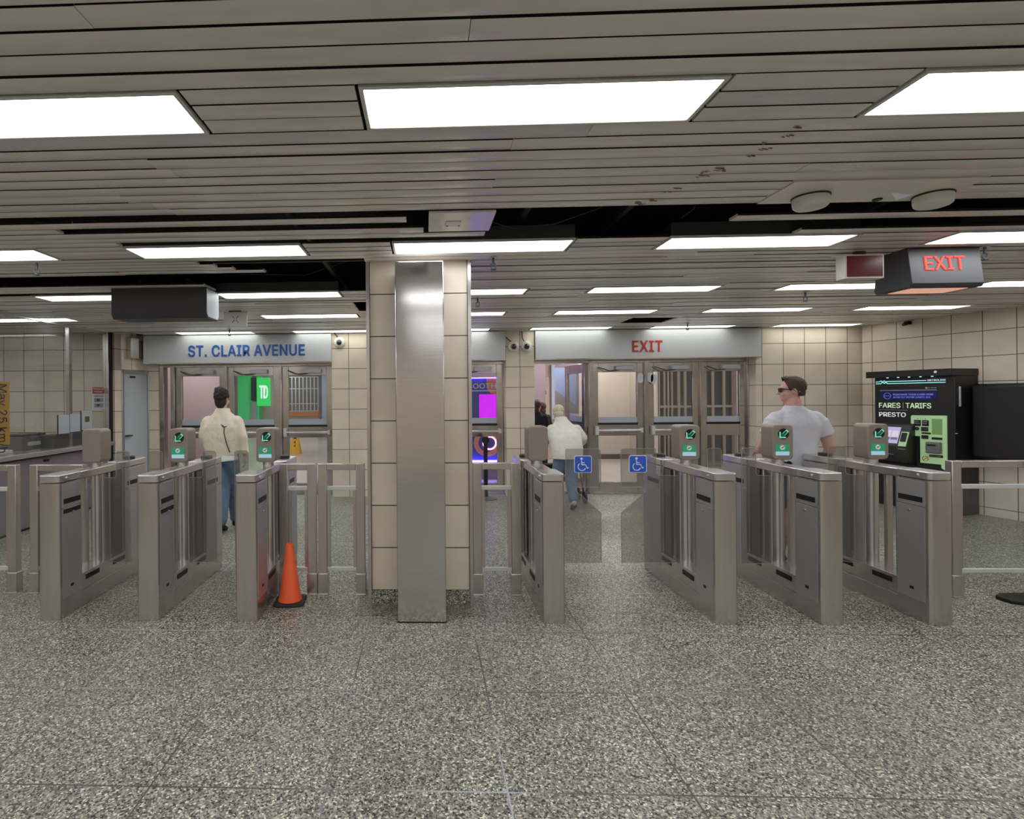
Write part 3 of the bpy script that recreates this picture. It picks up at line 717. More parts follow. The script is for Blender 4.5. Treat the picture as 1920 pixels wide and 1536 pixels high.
# ------------------------------------------------------------------ ticket booth
BX = -4.86
tb = thing('ticket_booth', 'glass fronted ticket booth with a low metal counter front', 'ticket booth', (BX, 3.2, 0))
MB().box(-.06, 0, 0, 4.90, .03, .87).build('counter_front', M['mauvemetal'], tb)
MB().box(-.04, -.01, 0, 4.90, 0, .03).build('kick_plate', M['black'], tb)
MB().box(-.75, .075, 0, 4.88, .885, .945).build('ledge', M['steel_cap'], tb, bevel=.008)
MB().box(-.05, .05, 0, 4.86, .865, .885).build('ledge_shadow_gap', M['black'], tb)
for i, (a, b) in enumerate(((0, 1.02), (1.03, 2.08), (2.09, 3.14), (3.15, 4.80))):
    MB().box(-.03, -.018, a, b, .945, CEIL - .03).build('glass_pane', M['boothglass'], tb)
MB().box(-.05, .0, 0, 4.88, CEIL - .035, CEIL).build('head_rail', M['steel_cap'], tb)
MB().box(-.07, .02, 4.80, 4.90, .0, CEIL).build('corner_post', M['steel_cap'], tb, bevel=.004)
MB().box(.02, .03, 4.80, 4.89, 0, CEIL).build('post_edge', M['black'], tb)
MB().box(-.12, .02, 3.42, 3.50, .8, .83).build('speech_slot', M['black'], tb)
MB().box(.0, .004, 2.86, 3.0, .78, .815).build('name_slot', M['black'], tb)
MB().box(-.10, -.05, 4.0, 4.06, .945, CEIL).build('inner_post', M['steel'], tb)
# inside: desk things
dk = thing('booth_desk', 'dark desk inside the glass ticket booth', 'desk', (-6.4, 3.4, 0))
MB().box(0, .7, 0, 4.4, .70, .76).build('desk_top', M['charcoal'], dk); MB().box(.05, .10, .1, 4.3, 0, .7).box(.6, .65, .1, 4.3, 0, .7).build('desk_side', M['charcoal'], dk)
rd = thing('counter_till', 'boxy dark till on the booth ledge behind the glass', 'till', (-5.30, 6.62, .945))
MB().box(-.18, .16, 0, .48, 0, .17).build('case', mat('till_grey', srgb(92, 86, 82), .5), rd, bevel=.01); MB().box(.161, .165, .1, .4, .05, .1).build('label_plate', M['fascia'], rd)
MB().box(-.18, .14, .02, .46, .17, .20).build('lid', M['charcoal'], rd, bevel=.005)
wb = thing('paper_tray', 'low white tray lying on the booth ledge under the yellow sign', 'tray', (-5.18, 5.98, .945))
MB().box(-.12, .20, -.2, .30, 0, .045).build('tray_body', M['whitep'], wb, bevel=.01); MB().box(-.08, .12, -.18, .1, .045, .075).build('folded_paper', M['paper'], wb)
for k, (yy, z0_, z1_) in enumerate(((6.97, 1.13, 1.385), (7.20, 1.14, 1.39), (7.45, 1.155, 1.43))):
    s_ = thing('notice_sheet', ['white notice sheet on the booth glass, the plain one closest to the yellow sign', 'white ruled notice sheet on the booth glass between two others', 'white notice sheet with a small picture on the booth glass'][k], 'paper', (BX - .045, yy, z0_))
    MB().box(0, .004, 0, .215 if k < 2 else .24, 0, z1_ - z0_).build('sheet', M['paper'], s_)
    MB().box(-.012, 0, -.012, .228 if k < 2 else .25, -.015, z1_ - z0_ + .0).build('holder', M['black'], s_)
    if k == 2: MB().box(.004, .006, .07, .17, .11, .19).build('picture', mat('olive_picture', srgb(110, 100, 60), .6), s_)
sb = MB().box(BX - .75, BX - .055, 6.9, 6.93, .945, 1.13)
tag(MB().box(BX - .30, BX - .08, 6.95, 7.90, .945, 1.12).build('equipment_case', M['charcoal'], bevel=.01), 'dark flat equipment case on the booth ledge under the notice sheets', 'case')
po = thing('fare_poster', 'small red and white poster on the booth glass near the corner post', 'poster', (BX - .04, 7.69, 1.44))
MB().box(0, .004, 0, .30, 0, .33).build('sheet', M['paper'], po); MB().box(.004, .006, 0, .30, .235, .33).build('red_band', mat('poster_red', srgb(205, 50, 44), .5), po)
text_mb('Paying by cash?', .04, M['signwhite'], 'lettering', po, (.0065, .02, .29), (PI / 2, 0, PI / 2), .01, .0005, width=.26, height=.03)
text_mb('Using tokens?', .04, M['signwhite'], 'lettering', po, (.0065, .04, .25), (PI / 2, 0, PI / 2), .01, .0005, width=.2, height=.026)
pk = MB()
for i in range(2):
    pk.box(.004, .006, .04, .26, .03 + i * .08, .09 + i * .08)
pk.build('grey_boxes', mat('poster_grey', srgb(170, 172, 176), .6), po)
MB().box(.004, .006, .03, .27, .195, .205).box(.006, .007, .1, .17, .05, .08).box(.006, .007, .1, .17, .12, .16).build('fine_print', M['charcoal'], po)
ys = thing('speed_sign', 'yellow upright sign with sideways text May 25 km/h inside the booth glass', 'sign', (BX - .09, 5.82, 1.06))
MB().box(-.01, 0, 0, .37, 0, .75).build('board', M['yellow'], ys)
text_mb('May 25 km/h', .2, M['black'], 'lettering', ys, (.002, .16, .715), (0, PI / 2, 0), .004, .001, width=.80, height=.17)

# ------------------------------------------------------------------ fare gates
GL = 1.22
def build_gate(H=1.04):
    g = thing('fare_gate', 'x', 'fare gate', (0, 0, 0))
    b = MB()
    b.prism(rrect(.150, GL - .01, .02, 4, 0, GL / 2), 'z', 0, .125)
    b.box(-.076, .076, .012, GL - .012, .128, .255)
    b.build('base', M['steel'], g, bevel=.002)
    MB().box(-.071, .071, .02, GL - .02, .123, .130).build('base_groove', M['black'], g)
    MB().prism(rrect(.155, .26, .024, 5, 0, .13), 'z', 0, .982).build('front_cabinet', M['steel'], g)
    MB().prism(rrect(.155, .265, .026, 5, 0, .1325), 'z', .986, H).build('front_cap', M['steel_cap'], g, bevel=.006, seg=2)
    MB().prism(rrect(.148, .39, .02, 5, 0, GL - .195), 'z', 0, .982).build('rear_cabinet', M['steel'], g)
    MB().prism(rrect(.155, .395, .026, 5, 0, GL - .197), 'z', .986, H).build('rear_cap', M['steel_cap'], g, bevel=.006, seg=2)
    MB().box(-.06, .06, .255, .845, H - .068, H - .004).build('top_rail', M['steel'], g, bevel=.008)
    MB().cyl((0, .57, .25), (0, .57, 1.09), .045, n=32).build('reader_post', M['steel_cap'], g, smooth=False)
    pr = MB().cyl((0, .57, .90), (0, .57, .912), .0463, n=32).cyl((0, .57, .52), (0, .57, .532), .0463, n=32); pr.build('post_collar', M['steel_cap'], g)
    MB().box(-.022, .022, .40, .43, .25, H - .06).box(-.045, .045, .665, .70, .25, H - .06).box(-.055, .055, .262, .29, .25, H - .06).build('mullion', M['steel'], g, bevel=.003)
    for s in (-1, 1):
        MB().box(min(s * .052, s * .058), max(s * .052, s * .058), .70, .835, .27, H - .07).build('smoked_panel', M['smoke'], g)
        x0, x1 = (s * .0775, s * .0805); x0, x1 = min(x0, x1), max(x0, x1)
        MB().box(x0, x1, .035, .25, .800, .972).build('upper_side_panel', M['panel'], g)
        MB().box(x0, x1, .035, .25, .140, .792).build('lower_side_panel', M['panel'], g)
        ya, yb = min(s * .0805, s * .083), max(s * .0805, s * .083)
        MB().box(ya, yb, .05, .235, .825, .862).build('black_slot', M['black'], g)
        MB().box(ya, yb, .12, .15, .205, .225).build('vent_plug', M['black'], g)
        MB().cyl((s * .078, .15, .755), (s * .088, .15, .755), .009, n=12).cyl((s * .076, .09, H - .03), (s * .086, .09, H - .03), .011, n=12).build('lock', M['steel_cap'], g)
        r0, r1 = min(s * .074, s * .078), max(s * .074, s * .078)
        MB().box(r0, r1, GL - .375, GL - .02, .800, .972).build('upper_side_panel', M['panel'], g)
        MB().box(r0, r1, GL - .375, GL - .02, .140, .792).build('lower_side_panel', M['panel'], g)
        ya, yb = min(s * .078, s * .081), max(s * .078, s * .081)
        MB().box(ya, yb, GL - .34, GL - .12, .825, .862).build('black_slot', M['black'], g)
        k0, k1 = min(s * .076, s * .079), max(s * .076, s * .079)
        MB().box(k0, k1, .30, .47, .195, .232).build('base_slot', M['black'], g); MB().box(k0, k1, .66, .83, .195, .232).build('base_slot', M['black'], g)
    MB().lathe([(.048, 0), (.052, .008), (.052, .018), (.044, .026), (.001, .026)][:], (0, GL - .17, H)).build('card_reader', M['blackmetal'], g)
    hd = MB().prism(rrect(.160, .275, .032, 5, 0, 1.2075), 'y', .50, .645).build('reader_head', M['head'], g, bevel=.010, seg=3)
    return g, hd
def add_sign(hd):
    """green arrow and sticker on the passenger face of a reader head"""
    y = .4995
    ds = MB().prism([(.040 * math.cos(2 * PI * i / 32) + .004, 1.273 + .040 * math.sin(2 * PI * i / 32)) for i in range(32)], 'y', y - .004, y).build('arrow_display', mat('display_black', (.004, .012, .009), .2), hd)
    def arr(k, yy, m, nm, parent):
        # arrow pointing down-left
        pts = [(-.027, -.027), (.016, -.027), (.004, -.014), (.031, .013), (.017, .027), (-.010, .0), (-.027, .015)]
        return MB().prism([(.004 + px * k, 1.273 + pz * k) for px, pz in pts], 'y', yy - .0015, yy).build(nm, m, parent)
    arr(1.2, y - .004, emis('arrow_outline', srgb(150, 245, 205), .4), 'arrow_outline', ds)
    arr(.92, y - .0058, mat('arrow_green', srgb(6, 92, 76), .3, emit=srgb(6, 92, 76), es=.08), 'arrow_fill', ds)
    st = MB().box(-.056, .046, y - .003, y, 1.135, 1.190).build('fare_sticker', mat('sticker_green', srgb(38, 150, 108), .5, emit=srgb(38, 150, 108), es=.12), hd)
    MB().box(-.056, .046, y - .003, y, 1.105, 1.135).build('sticker_strip', mat('sticker_pale', srgb(176, 214, 238), .5, emit=srgb(176, 214, 238), es=.12), st)
    MB().prism([(-.006 + .0185 * math.cos(2 * PI * i / 24), 1.166 + .0185 * math.sin(2 * PI * i / 24)) for i in range(24)], 'y', y - .0045, y - .003).build('check_disc', M['signwhite'], st)
    MB().prism([(-.016, 1.166), (-.0125, 1.170), (-.009, 1.166), (.003, 1.177), (.006, 1.173), (-.009, 1.159)], 'y', y - .006, y - .0045).build('check_mark', M['charcoal'], st)
def flap_poly(Wd, wide):
    if wide:
        return [(0, .25), (Wd, .25), (Wd, .645), (Wd - .20, .825), (Wd - .20, .852), (Wd, .852), (Wd, 1.145), (Wd - .015, 1.157), (Wd - .265, 1.157), (Wd - .275, 1.145), (Wd - .275, .955), (Wd - .29, .94), (0, .94)]
    return [(0, .245), (Wd, .245), (Wd, 1.143), (Wd - .014, 1.157), (Wd - .096, 1.157), (Wd - .11, 1.143), (Wd - .11, .955), (Wd - .122, .94), (0, .94)]
def add_flap(g, s, wide=False, ang=0, sticker=False):
    Wd = .445 if wide else .215
    poly = [(s * a, b) for a, b in flap_poly(Wd, wide)]
    o = MB().prism(poly, 'y', -.006, .006).build('glass_flap', M['flap'], g, loc=(s * .062, .57, 0), rot=(0, 0, s * math.radians(ang)))
    e = MB()
    n = len(poly)
    # bright ground edge of the glass
    for i in range(n):
        a, b = poly[i], poly[(i + 1) % n]
        if a[0] == 0 and b[0] == 0: continue
        e.cyl((a[0], -.006, a[1]), (b[0], -.006, b[1]), .0022, n=6)
    e.build('flap_edge', mat('glass_edge', srgb(150, 142, 136), .4), o)
    if sticker:
        cx_ = s * (.16 + .075 + .0) if s > 0 else s * (.335)
        cx_ = .253 + .062 if s > 0 else -(.315)
        cx_ = s * .305 if s > 0 else s * .315
        cz = 1.035
        q = MB().prism(rrect(.138, .138, .016, 5, cx_, cz), 'y', -.011, -.0065).build('access_sign', M['signwhite'], o)
        q2 = MB().prism(rrect(.128, .128, .013, 5, cx_, cz), 'y', -.0125, -.011).build('blue_field', M['signblue'], q)
        w = MB(); yy = -.0145
        def bar(x0, z0, x1, z1, r):
            w.cyl((cx_ + x0, yy, cz + z0), (cx_ + x1, yy, cz + z1), r, n=10)
        w.ball((cx_ - .012, yy, cz + .044), (.010, .003, .010), n=14, m=8)
        bar(-.012, .030, -.011, -.004, .0042); bar(-.011, .012, .012, .012, .0034); bar(-.011, -.004, .020, -.004, .0038); bar(.020, -.004, .032, -.032, .0038); bar(.032, -.032, .044, -.027, .0036)
        N = 26
        for i in range(N):
            a0 = math.radians(125 + 215 * i / N); a1 = math.radians(125 + 215 * (i + 1) / N)
            bar(-.010 + .030 * math.cos(a0), -.020 + .030 * math.sin(a0), -.010 + .030 * math.cos(a1), -.020 + .030 * math.sin(a1), .0034)
        w.build('wheelchair_symbol', M['signwhite'], q)
GY = 3.735
gate0, head0 = build_gate()
gates = []
info = [(-2.71, 'stainless fare gate closest to the ticket booth, its reader head blank', False),
        (-1.99, 'stainless fare gate with green arrow, second from the booth, cream jacket man behind it', True),
        (-1.28, 'stainless fare gate with green arrow right beside the orange traffic cone', True),
        (.885, 'lone stainless fare gate near the pillar with blank reader, on the wheelchair lane', False),
        (2.06, 'stainless fare gate with green arrow on the far side of the wheelchair lane', True),
        (2.77, 'stainless fare gate whose green arrow head overlaps the white t-shirt man', True),
        (3.488, 'stainless fare gate with green arrow in front of the fare machine', True)]
for i, (x, lb, sg_) in enumerate(info):
    g = gate0 if i == 0 else copy_tree(gate0)
    g.location = (x, GY, 0); gates.append(g); tag(g, lb, 'fare gate', 'fare gates')
for i, (x, lb, sg_) in enumerate(info):
    if sg_:
        hd = [c for c in gates[i].children if c.name.startswith('reader_head')][0]
        add_sign(hd)
for gi, s, wide, ang, st in ((0, 1, 0, 0, 0), (1, -1, 0, 0, 0), (1, 1, 0, 0, 0), (2, -1, 0, 0, 0), (3, 1, 1, 0, 1), (4, -1, 1, 0, 1), (4, 1, 0, 0, 0), (5, -1, 0, 0, 0), (5, 1, 0, 78, 0), (6, -1, 0, 35, 0)):
    add_flap(gates[gi], s, bool(wide), ang, bool(st))
pw = MB().box(.0805, .084, .06, .235, .765, .785)
for gi in (0, 1):
    q = MB().box(.0805, .084, .045, .235, .755, .785).build('maker_plate', M['black'], gates[gi])
    text_mb('FARE', .02, M['fascia'], 'lettering', q, (.0845, .07, .763), (PI / 2, 0, PI / 2), 0, .0003, width=.13, height=.012)
    bpy.data.objects.remove([c for c in q.children][0])

# ------------------------------------------------------------------ glass barriers
def barrier(x0, x1, label, Y=4.29, left=True, right=True, pw=.07, H=1.052):
    b = thing('glass_barrier', label, 'barrier', (x0, Y, 0), group='steel and glass barriers')
    w = x1 - x0
    def post(px):
        MB().box(px, px + pw, -.03, .03, .0, H - .0).build('post', M['steel'], b, bevel=.004)
        MB().box(px - .006, px + pw + .006, -.038, .038, 0, .17).build('post_shoe', M['steel'], b, bevel=.004)
        MB().box(px - .0075, px + pw + .0075, -.05, .05, 0, .008).build('foot_plate', M['steel_cap'], b)
    if left: post(0)
    if right: post(w - pw)
    a = pw if left else 0; c = w - pw if right else w
    MB().box(a, c, -.03, .03, H - .052, H).build('top_rail', M['steel'], b, bevel=.004)
    MB().box(a - .001, c + .001, -.015, .015, .835, .868).build('mid_rail', M['lframe'], b, bevel=.003)
    MB().box(a - .001, c + .001, -.015, .015, .185, .215).build('lower_rail', M['lframe'], b, bevel=.003)
    MB().box(a + .004, a + .026, -.01, .01, .215, .835).box(c - .026, c - .004, -.01, .01, .215, .835).build('side_clamp', M['steel'], b)
    MB().box(a + .026, c - .026, -.004, .004, .215, .835).build('glass', M['glass'], b)
    return b
barrier(-1.183, -.885, 'narrow steel and glass barrier behind the orange traffic cone')
barrier(-.868, -.492, 'steel and glass barrier standing against the pillar, next to the cone barrier')
barrier(.373, .748, 'steel and glass barrier between the pillar and the lone blank gate')
barrier(-4.77, -3.365, 'steel and glass barrier running into the ticket booth counter', left=False)
barrier(-3.25, -2.80, 'short steel and glass barrier beside the gate closest to the booth', right=False)
barrier(4.06, 7.6, 'long steel and glass barrier leading off past the fare machine', right=False)

# ------------------------------------------------------------------ traffic cone
cn = thing('traffic_cone', 'orange traffic cone on a black base beside the fare gate', 'traffic cone', (-1.058, 4.10, 0), math.radians(4))
MB().prism([(-.115, -.085), (-.085, -.115), (.085, -.115), (.115, -.085), (.115, .085), (.085, .115), (-.085, .115), (-.115, .085)], 'z', 0, .022).build('base', M['rubber'], cn, bevel=.006)
MB().lathe([(.084, .020), (.092, .024), (.089, .034), (.080, .06), (.0265, .452), (.024, .456), (.019, .456), (.017, .44), (.001, .44)], n=40).build('cone_body', M['orange'], cn, smooth=True)

# ------------------------------------------------------------------ fare machine
MP = (6.485, 7.927)
vm = thing('fare_machine', 'tall black fare machine with FARES TARIFS lettering and a green card panel', 'fare machine', (*MP, 0), WA)
MB().box(0, .926, 0, .43, 0, 1.80).build('body', M['blackmetal'], vm, bevel=.006)
MB().box(-.07, .93, -.07, .43, 1.80, 1.89).build('hood', M['blackmetal'], vm, bevel=.004)
MB().cyl((.765, -.076, 1.852), (.765, -.068, 1.852), .016).build('hood_badge', M['signwhite'], vm)
cyan = emis('logo_cyan', srgb(150, 232, 232), .5)
lg = MB()
for (a, b_) in (((.02, 1.715), (.08, 1.715)), ((.08, 1.715), (.125, 1.757)), ((.125, 1.757), (.165, 1.715)), ((.165, 1.715), (.83, 1.715)), ((.02, 1.742), (.06, 1.742)), ((.06, 1.742), (.085, 1.757)), ((.085, 1.757), (.13, 1.715)), ((.13, 1.722), (.16, 1.748)), ((.16, 1.745), (.62, 1.745))):
    lg.cyl((a[0], -.004, a[1]), (b_[0], -.004, b_[1]), .0055, n=8)
lg.build('logo_line', cyan, vm)
text_mb('METROLINX', .03, emis('logo_pale', srgb(190, 215, 222), .4), 'lettering', vm, (.64, -.006, 1.735), bold=.02, width=.195, height=.024)
MB().box(.0, .86, -.004, 0, 1.676, 1.682).build('seam', M['charcoal'], vm)
for i in range(5): MB().cyl((.2 + i * .13, -.055, 1.792), (.2 + i * .13, -.055, 1.802), .012).build('hood_lamp', emis('hood_lamp', srgb(160, 215, 235), .9), vm)
MB().prism([(.072, 1.62), (.072, 1.56), (.10, 1.50), (.16, 1.484), (.64, 1.484), (.72, 1.50), (.74, 1.54), (.74, 1.62)], 'y', -.004, 0).build('blue_panel', mat('machine_blue', srgb(22, 28, 100), .4), vm)
MB().box(.072, .74, -.006, -.004, 1.616, 1.623).build('panel_line', M['fascia'], vm)
lilac = mat('lilac_print', srgb(130, 140, 225), .5, emit=srgb(120, 130, 230), es=.15)
text_mb('PURCHASE YOUR CARD HERE', .03, lilac, 'lettering', vm, (.237, -.007, 1.549), bold=.02, width=.465, height=.022)
text_mb('ACHETEZ VOTRE CARTE ICI', .03, lilac, 'lettering', vm, (.237, -.007, 1.512), bold=.02, width=.43, height=.022)
ring(MB(), .164, 1.542, .040, .045, -.008, -.004).build('round_mark', lilac, vm)
text_mb('PRESTO', .03, lilac, 'lettering', vm, (.134, -.007, 1.537), bold=.0, width=.06, height=.011)
text_mb('ST. CLAIR', .02, M['fascia'], 'lettering', vm, (.645, -.007, 1.64), bold=.01, width=.09, height=.013)
MB().cyl((.625, -.006, 1.646), (.625, -.003, 1.646), .012).build('round_mark', M['fascia'], vm)
lemon = mat('pale_green_print', srgb(214, 236, 200), .5, emit=srgb(214, 236, 200), es=.15)
text_mb('FARES', .1, lemon, 'lettering', vm, (.059, -.005, 1.374), bold=.02, width=.262, height=.07)
text_mb('TARIFS', .1, lemon, 'lettering', vm, (.387, -.005, 1.374), bold=.02, width=.288, height=.07)
text_mb('PRESTO', .1, mat('white_print', srgb(232, 235, 236), .5, emit=srgb(232, 235, 236), es=.15), 'lettering', vm, (.059, -.005, 1.250), bold=.02, width=.327, height=.062)
MB().box(.352, .356, -.005, 0, 1.368, 1.452).box(.059, .405, -.005, 0, 1.343, 1.347).build('divider_line', M['fascia'], vm)
gp = MB().prism([(.451, 1.0), (.451, 1.262), (.465, 1.278), (.845, 1.283), (.845, .56), (.785, .60), (.785, .645), (.555, .645), (.555, 1.0)], 'y', -.014, 0).build('card_panel', M['limeg'], vm)
MB().box(.491, .565, -.02, -.014, 1.135, 1.216).box(.581, .654, -.02, -.014, 1.139, 1.216).box(.576, .676, -.02, -.014, 1.033, 1.054).box(.687, .799, -.02, -.014, .966, .996).box(.659, .804, -.02, -.014, .733, .765).build('black_label', M['black'], gp)
for (tx, ux, uz, w_) in (('Coins', .500, 1.19, .05), ('Pièces', .500, 1.165, .055), ('Credit', .590, 1.19, .05), ('Debit', .590, 1.165, .045), ('Bills | Papier', .672, .742, .115)):
    text_mb(tx, .02, M['fascia'], 'lettering', gp, (ux, -.0205, uz), bold=.01, width=w_, height=.014)
MB().cyl((.525, -.026, 1.10), (.525, -.014, 1.10), .024).box(.581, .65, -.04, -.014, 1.07, 1.127).box(.58, .65, -.034, -.014, .969, 1.017).build('card_slot', mat('slot_grey', srgb(52, 56, 54), .35, .4), gp, bevel=.003)
MB().box(.689, .799, -.018, -.010, 1.034, 1.237).build('card_window', mat('window_green', srgb(118, 160, 100), .12, emit=srgb(118, 160, 100), es=.08), gp)
MB().box(.645, .802, -.075, -.014, .785, .936).build('bill_acceptor', mat('acceptor_grey', srgb(120, 122, 120), .4, .3), gp, bevel=.014)
MB().box(.67, .76, -.079, -.075, .885, .903).build('bill_slot', M['black'], gp)
ring(MB(), .613, .705, .029, .035, -.018, -.014).build('no_cash_ring', M['red'], gp)
MB().cyl((.590, -.017, .685), (.636, -.017, .725), .003, n=8).build('no_cash_bar', M['red'], gp)
for (a, b_) in ((.53, 1.235), (.615, 1.235), (.622, .92), (.622, .84)): MB().cyl((a, -.018, b_), (a, -.013, b_), .005, n=10).build('panel_stud', M['charcoal'], gp)
# console with slanted screen
cs = MB().prism([(0, .60), (-.155, .64), (-.165, .85), (-.05, 1.15), (0, 1.17)], 'x', .04, .50).build('console', M['blackmetal'], vm, bevel=.004)
def slant(u, t, off):   # point on the slanted face, t 0..1 up
    return (u, -.165 + .115 * t - off * .93, .85 + .30 * t + off * .36 * -1 * -1)
def slab(u0, u1, t0, t1, off, th, nm, m, parent, sk=0.):
    a = [slant(u0 , t0, off), slant(u1, t0, off), slant(u1 + sk, t1, off), slant(u0 + sk, t1, off)]
    b = [slant(u0, t0, off + th), slant(u1, t0, off + th), slant(u1 + sk, t1, off + th), slant(u0 + sk, t1, off + th)]
    return MB().add(a + b, [(0, 1, 2, 3), (7, 6, 5, 4), (0, 4, 5, 1), (1, 5, 6, 2), (2, 6, 7, 3), (3, 7, 4, 0)]).build(nm, m, parent)
slab(.05, .49, .02, .95, 0.0, .006, 'bezel', M['charcoal'], cs)
sc2 = slab(.085, .375, .13, .86, .006, .003, 'screen', emis('touch_screen', srgb(188, 182, 222), .45), cs)
for k in range(3):
    slab(.10 + k * .092, .18 + k * .092, .42, .70, .009, .001, 'ticket_tile', emis('tile_pale', srgb(214, 200, 222), .5), sc2)
    slab(.10 + k * .092, .18 + k * .092, .29, .39, .009, .001, 'button_tile', emis('tile_grey', srgb(110, 104, 128), .45), sc2)
slab(.395, .485, .02, .66, .006, .006, 'tap_pad', M['limeg'], cs)
slab(.415, .470, .22, .60, .012, .02, 'tap_reader', M['black'], cs)
text_mb('PRESTO', .02, M['fascia'], 'lettering', cs, (.395, -.168, .815), bold=.01, width=.085, height=.012)
text_mb('Tap | Distribuez', .02, M['fascia'], 'lettering', cs, (.17, -.166, .735), bold=.005, width=.17, height=.014)
text_mb('Reader', .02, M['fascia'], 'lettering', cs, (.07, -.167, .79), bold=.005, width=.07, height=.012)
hn = MB().box(.927, .945, .06, .085, 1.40, 1.66).build('side_handle', M['fascia'], vm, bevel=.006)
MB().cyl((.927, .0, 1.06), (.95, .0, 1.06), .006, n=8).build('hinge_pin', M['fascia'], vm)

wcab = thing('wall_cabinet', 'large dark cabinet fixed to the tiled wall beside the fare machine', 'cabinet', (6.77, 8.5, 0), WA)
MB().box(1.42, 3.1, -.20, -.0, .745, 1.675).build('door', M['blackmetal'], wcab, bevel=.03, seg=4)
MB().box(1.40, 3.12, -.03, 0, .70, 1.69).build('frame', M['black'], wcab)
MB().box(1.58, 1.68, -.204, -.2, 1.60, 1.625).build('maker_plate', M['black'], wcab)

fs = thing('floor_stand', 'black flat base of a floor stand at the edge of the terrazzo by the barrier', 'stand', (4.62, 4.16, 0))
MB().prism([(-.28, .07), (-.27, -.03), (.1, -.22), (.5, -.22), (.5, .16), (-.2, .12)], 'z', 0, .03).build('base', M['black'], fs, bevel=.006)
MB().box(.1, .16, -.03, .03, .03, 1.3).build('pole', M['steel'], fs, bevel=.005)
# ------------------------------------------------------------------ people
def organic(name, mb, m, parent, voxel=.008, sm=4, cuts=(), disp=0., dscale=.12, loc=None):
    me = bpy.data.meshes.new(name); me.from_pydata(mb.v, [], mb.f); me.update()
    bm = bmesh.new(); bm.from_mesh(me); bmesh.ops.recalc_face_normals(bm, faces=bm.faces); bm.to_mesh(me); bm.free()
    o = bpy.data.objects.new(name, me); C.objects.link(o)
    r = o.modifiers.new('r', 'REMESH'); r.mode = 'VOXEL'; r.voxel_size = voxel
    s = o.modifiers.new('s', 'SMOOTH'); s.iterations = sm; s.factor = .5
    if disp:
        t = bpy.data.textures.get('folds%.3f' % dscale) or bpy.data.textures.new('folds%.3f' % dscale, 'CLOUDS'); t.noise_scale = dscale; t.noise_depth = 2
        d = o.modifiers.new('d', 'DISPLACE'); d.texture = t; d.strength = disp; d.mid_level = .5; d.texture_coords = 'LOCAL'
    dg = bpy.context.evaluated_depsgraph_get(); me2 = bpy.data.meshes.new_from_object(o.evaluated_get(dg))
    bpy.data.objects.remove(o); bpy.data.meshes.remove(me)
    if cuts:
        bm = bmesh.new(); bm.from_mesh(me2)
        for (co, no) in cuts:
            bmesh.ops.bisect_plane(bm, geom=bm.verts[:] + bm.edges[:] + bm.faces[:], plane_co=co, plane_no=no, clear_outer=True)
        bm.to_mesh(me2); bm.free()
    me2.polygons.foreach_set('use_smooth', [True] * len(me2.polygons)); me2.materials.clear(); me2.materials.append(m); me2.name = name
    o = bpy.data.objects.new(name, me2); C.objects.link(o); o.parent = parent
    if loc: o.location = loc
    if cuts:
        sd_ = o.modifiers.new('cloth', 'SOLIDIFY'); sd_.thickness = .006; sd_.offset = -1
    return o

def rotz(a): return Matrix.Rotation(a, 3, 'Z')
def head(mb, c, rot, s=1.):
    """skull, jaw, nose, lips, brow, ears; c = head centre, rot turns a head that looks towards +Y"""
    c = Vector(c)
    def P(x, y, z): return c + rot @ Vector((x * s, y * s, z * s))
    mb.ball(P(0, -.012, .022), (.076 * s, .094 * s, .092 * s), n=28, m=18, rot=rot)
    mb.ball(P(0, .018, -.035), (.062 * s, .072 * s, .078 * s), n=24, m=16, rot=rot)
    mb.ball(P(0, .052, -.082), (.030 * s, .030 * s, .024 * s), rot=rot)
    mb.cap(P(0, .088, .004), .010 * s, P(0, .106, -.030), .014 * s)            # nose
    mb.cap(P(-.022, .082, -.060), .008 * s, P(.022, .082, -.060), .008 * s)     # mouth
    mb.cap(P(-.036, .078, .022), .010 * s, P(.036, .078, .022), .010 * s)       # brow
    for q in (-1, 1):
        mb.ball(P(q * .076, -.008, -.012), (.009 * s, .018 * s, .030 * s), rot=rot)
        mb.ball(P(q * .034, .066, -.036), (.022 * s, .020 * s, .022 * s), rot=rot)
    return P
def hand(mb, wrist, fwd, nrm, side=1, s=1., curl=.5):
    """palm, four bent fingers of different lengths and a thumb; fwd along the hand, nrm out of the back of it, side puts the thumb"""
    w = Vector(wrist); f = Vector(fwd).normalized(); n = Vector(nrm); n = (n - f * n.dot(f)).normalized(); a = f.cross(n) * side
    for i, q in enumerate((-.030, -.010, .010, .029)):
        k0 = w + a * q * .55 * s; k1 = w + f * (.085 - .004 * abs(i - 1.4)) * s + a * q * s
        mb.cap(k0, .0135 * s, k1, .0105 * s)
        L = (.062, .078, .074, .058)[i] * s; d = f.copy(); p = k1
        for seg, (fr, r) in enumerate(((.44, .0090), (.31, .0080), (.25, .0070))):
            d = (d - n * (curl * (.55 + .35 * seg))).normalized(); p2 = p + d * L * fr * 1.1
            mb.cap(p, r * s, p2, r * .94 * s); p = p2
    t0 = w + f * .022 * s - a * .026 * s; t1 = t0 + (f * .65 - a * .75 - n * .25).normalized() * .042 * s; t2 = t1 + (f * .9 - a * .25 - n * .35).normalized() * .030 * s
    mb.cap(t0, .0135 * s, t1, .011 * s).cap(t1, .0105 * s, t2, .0085 * s)

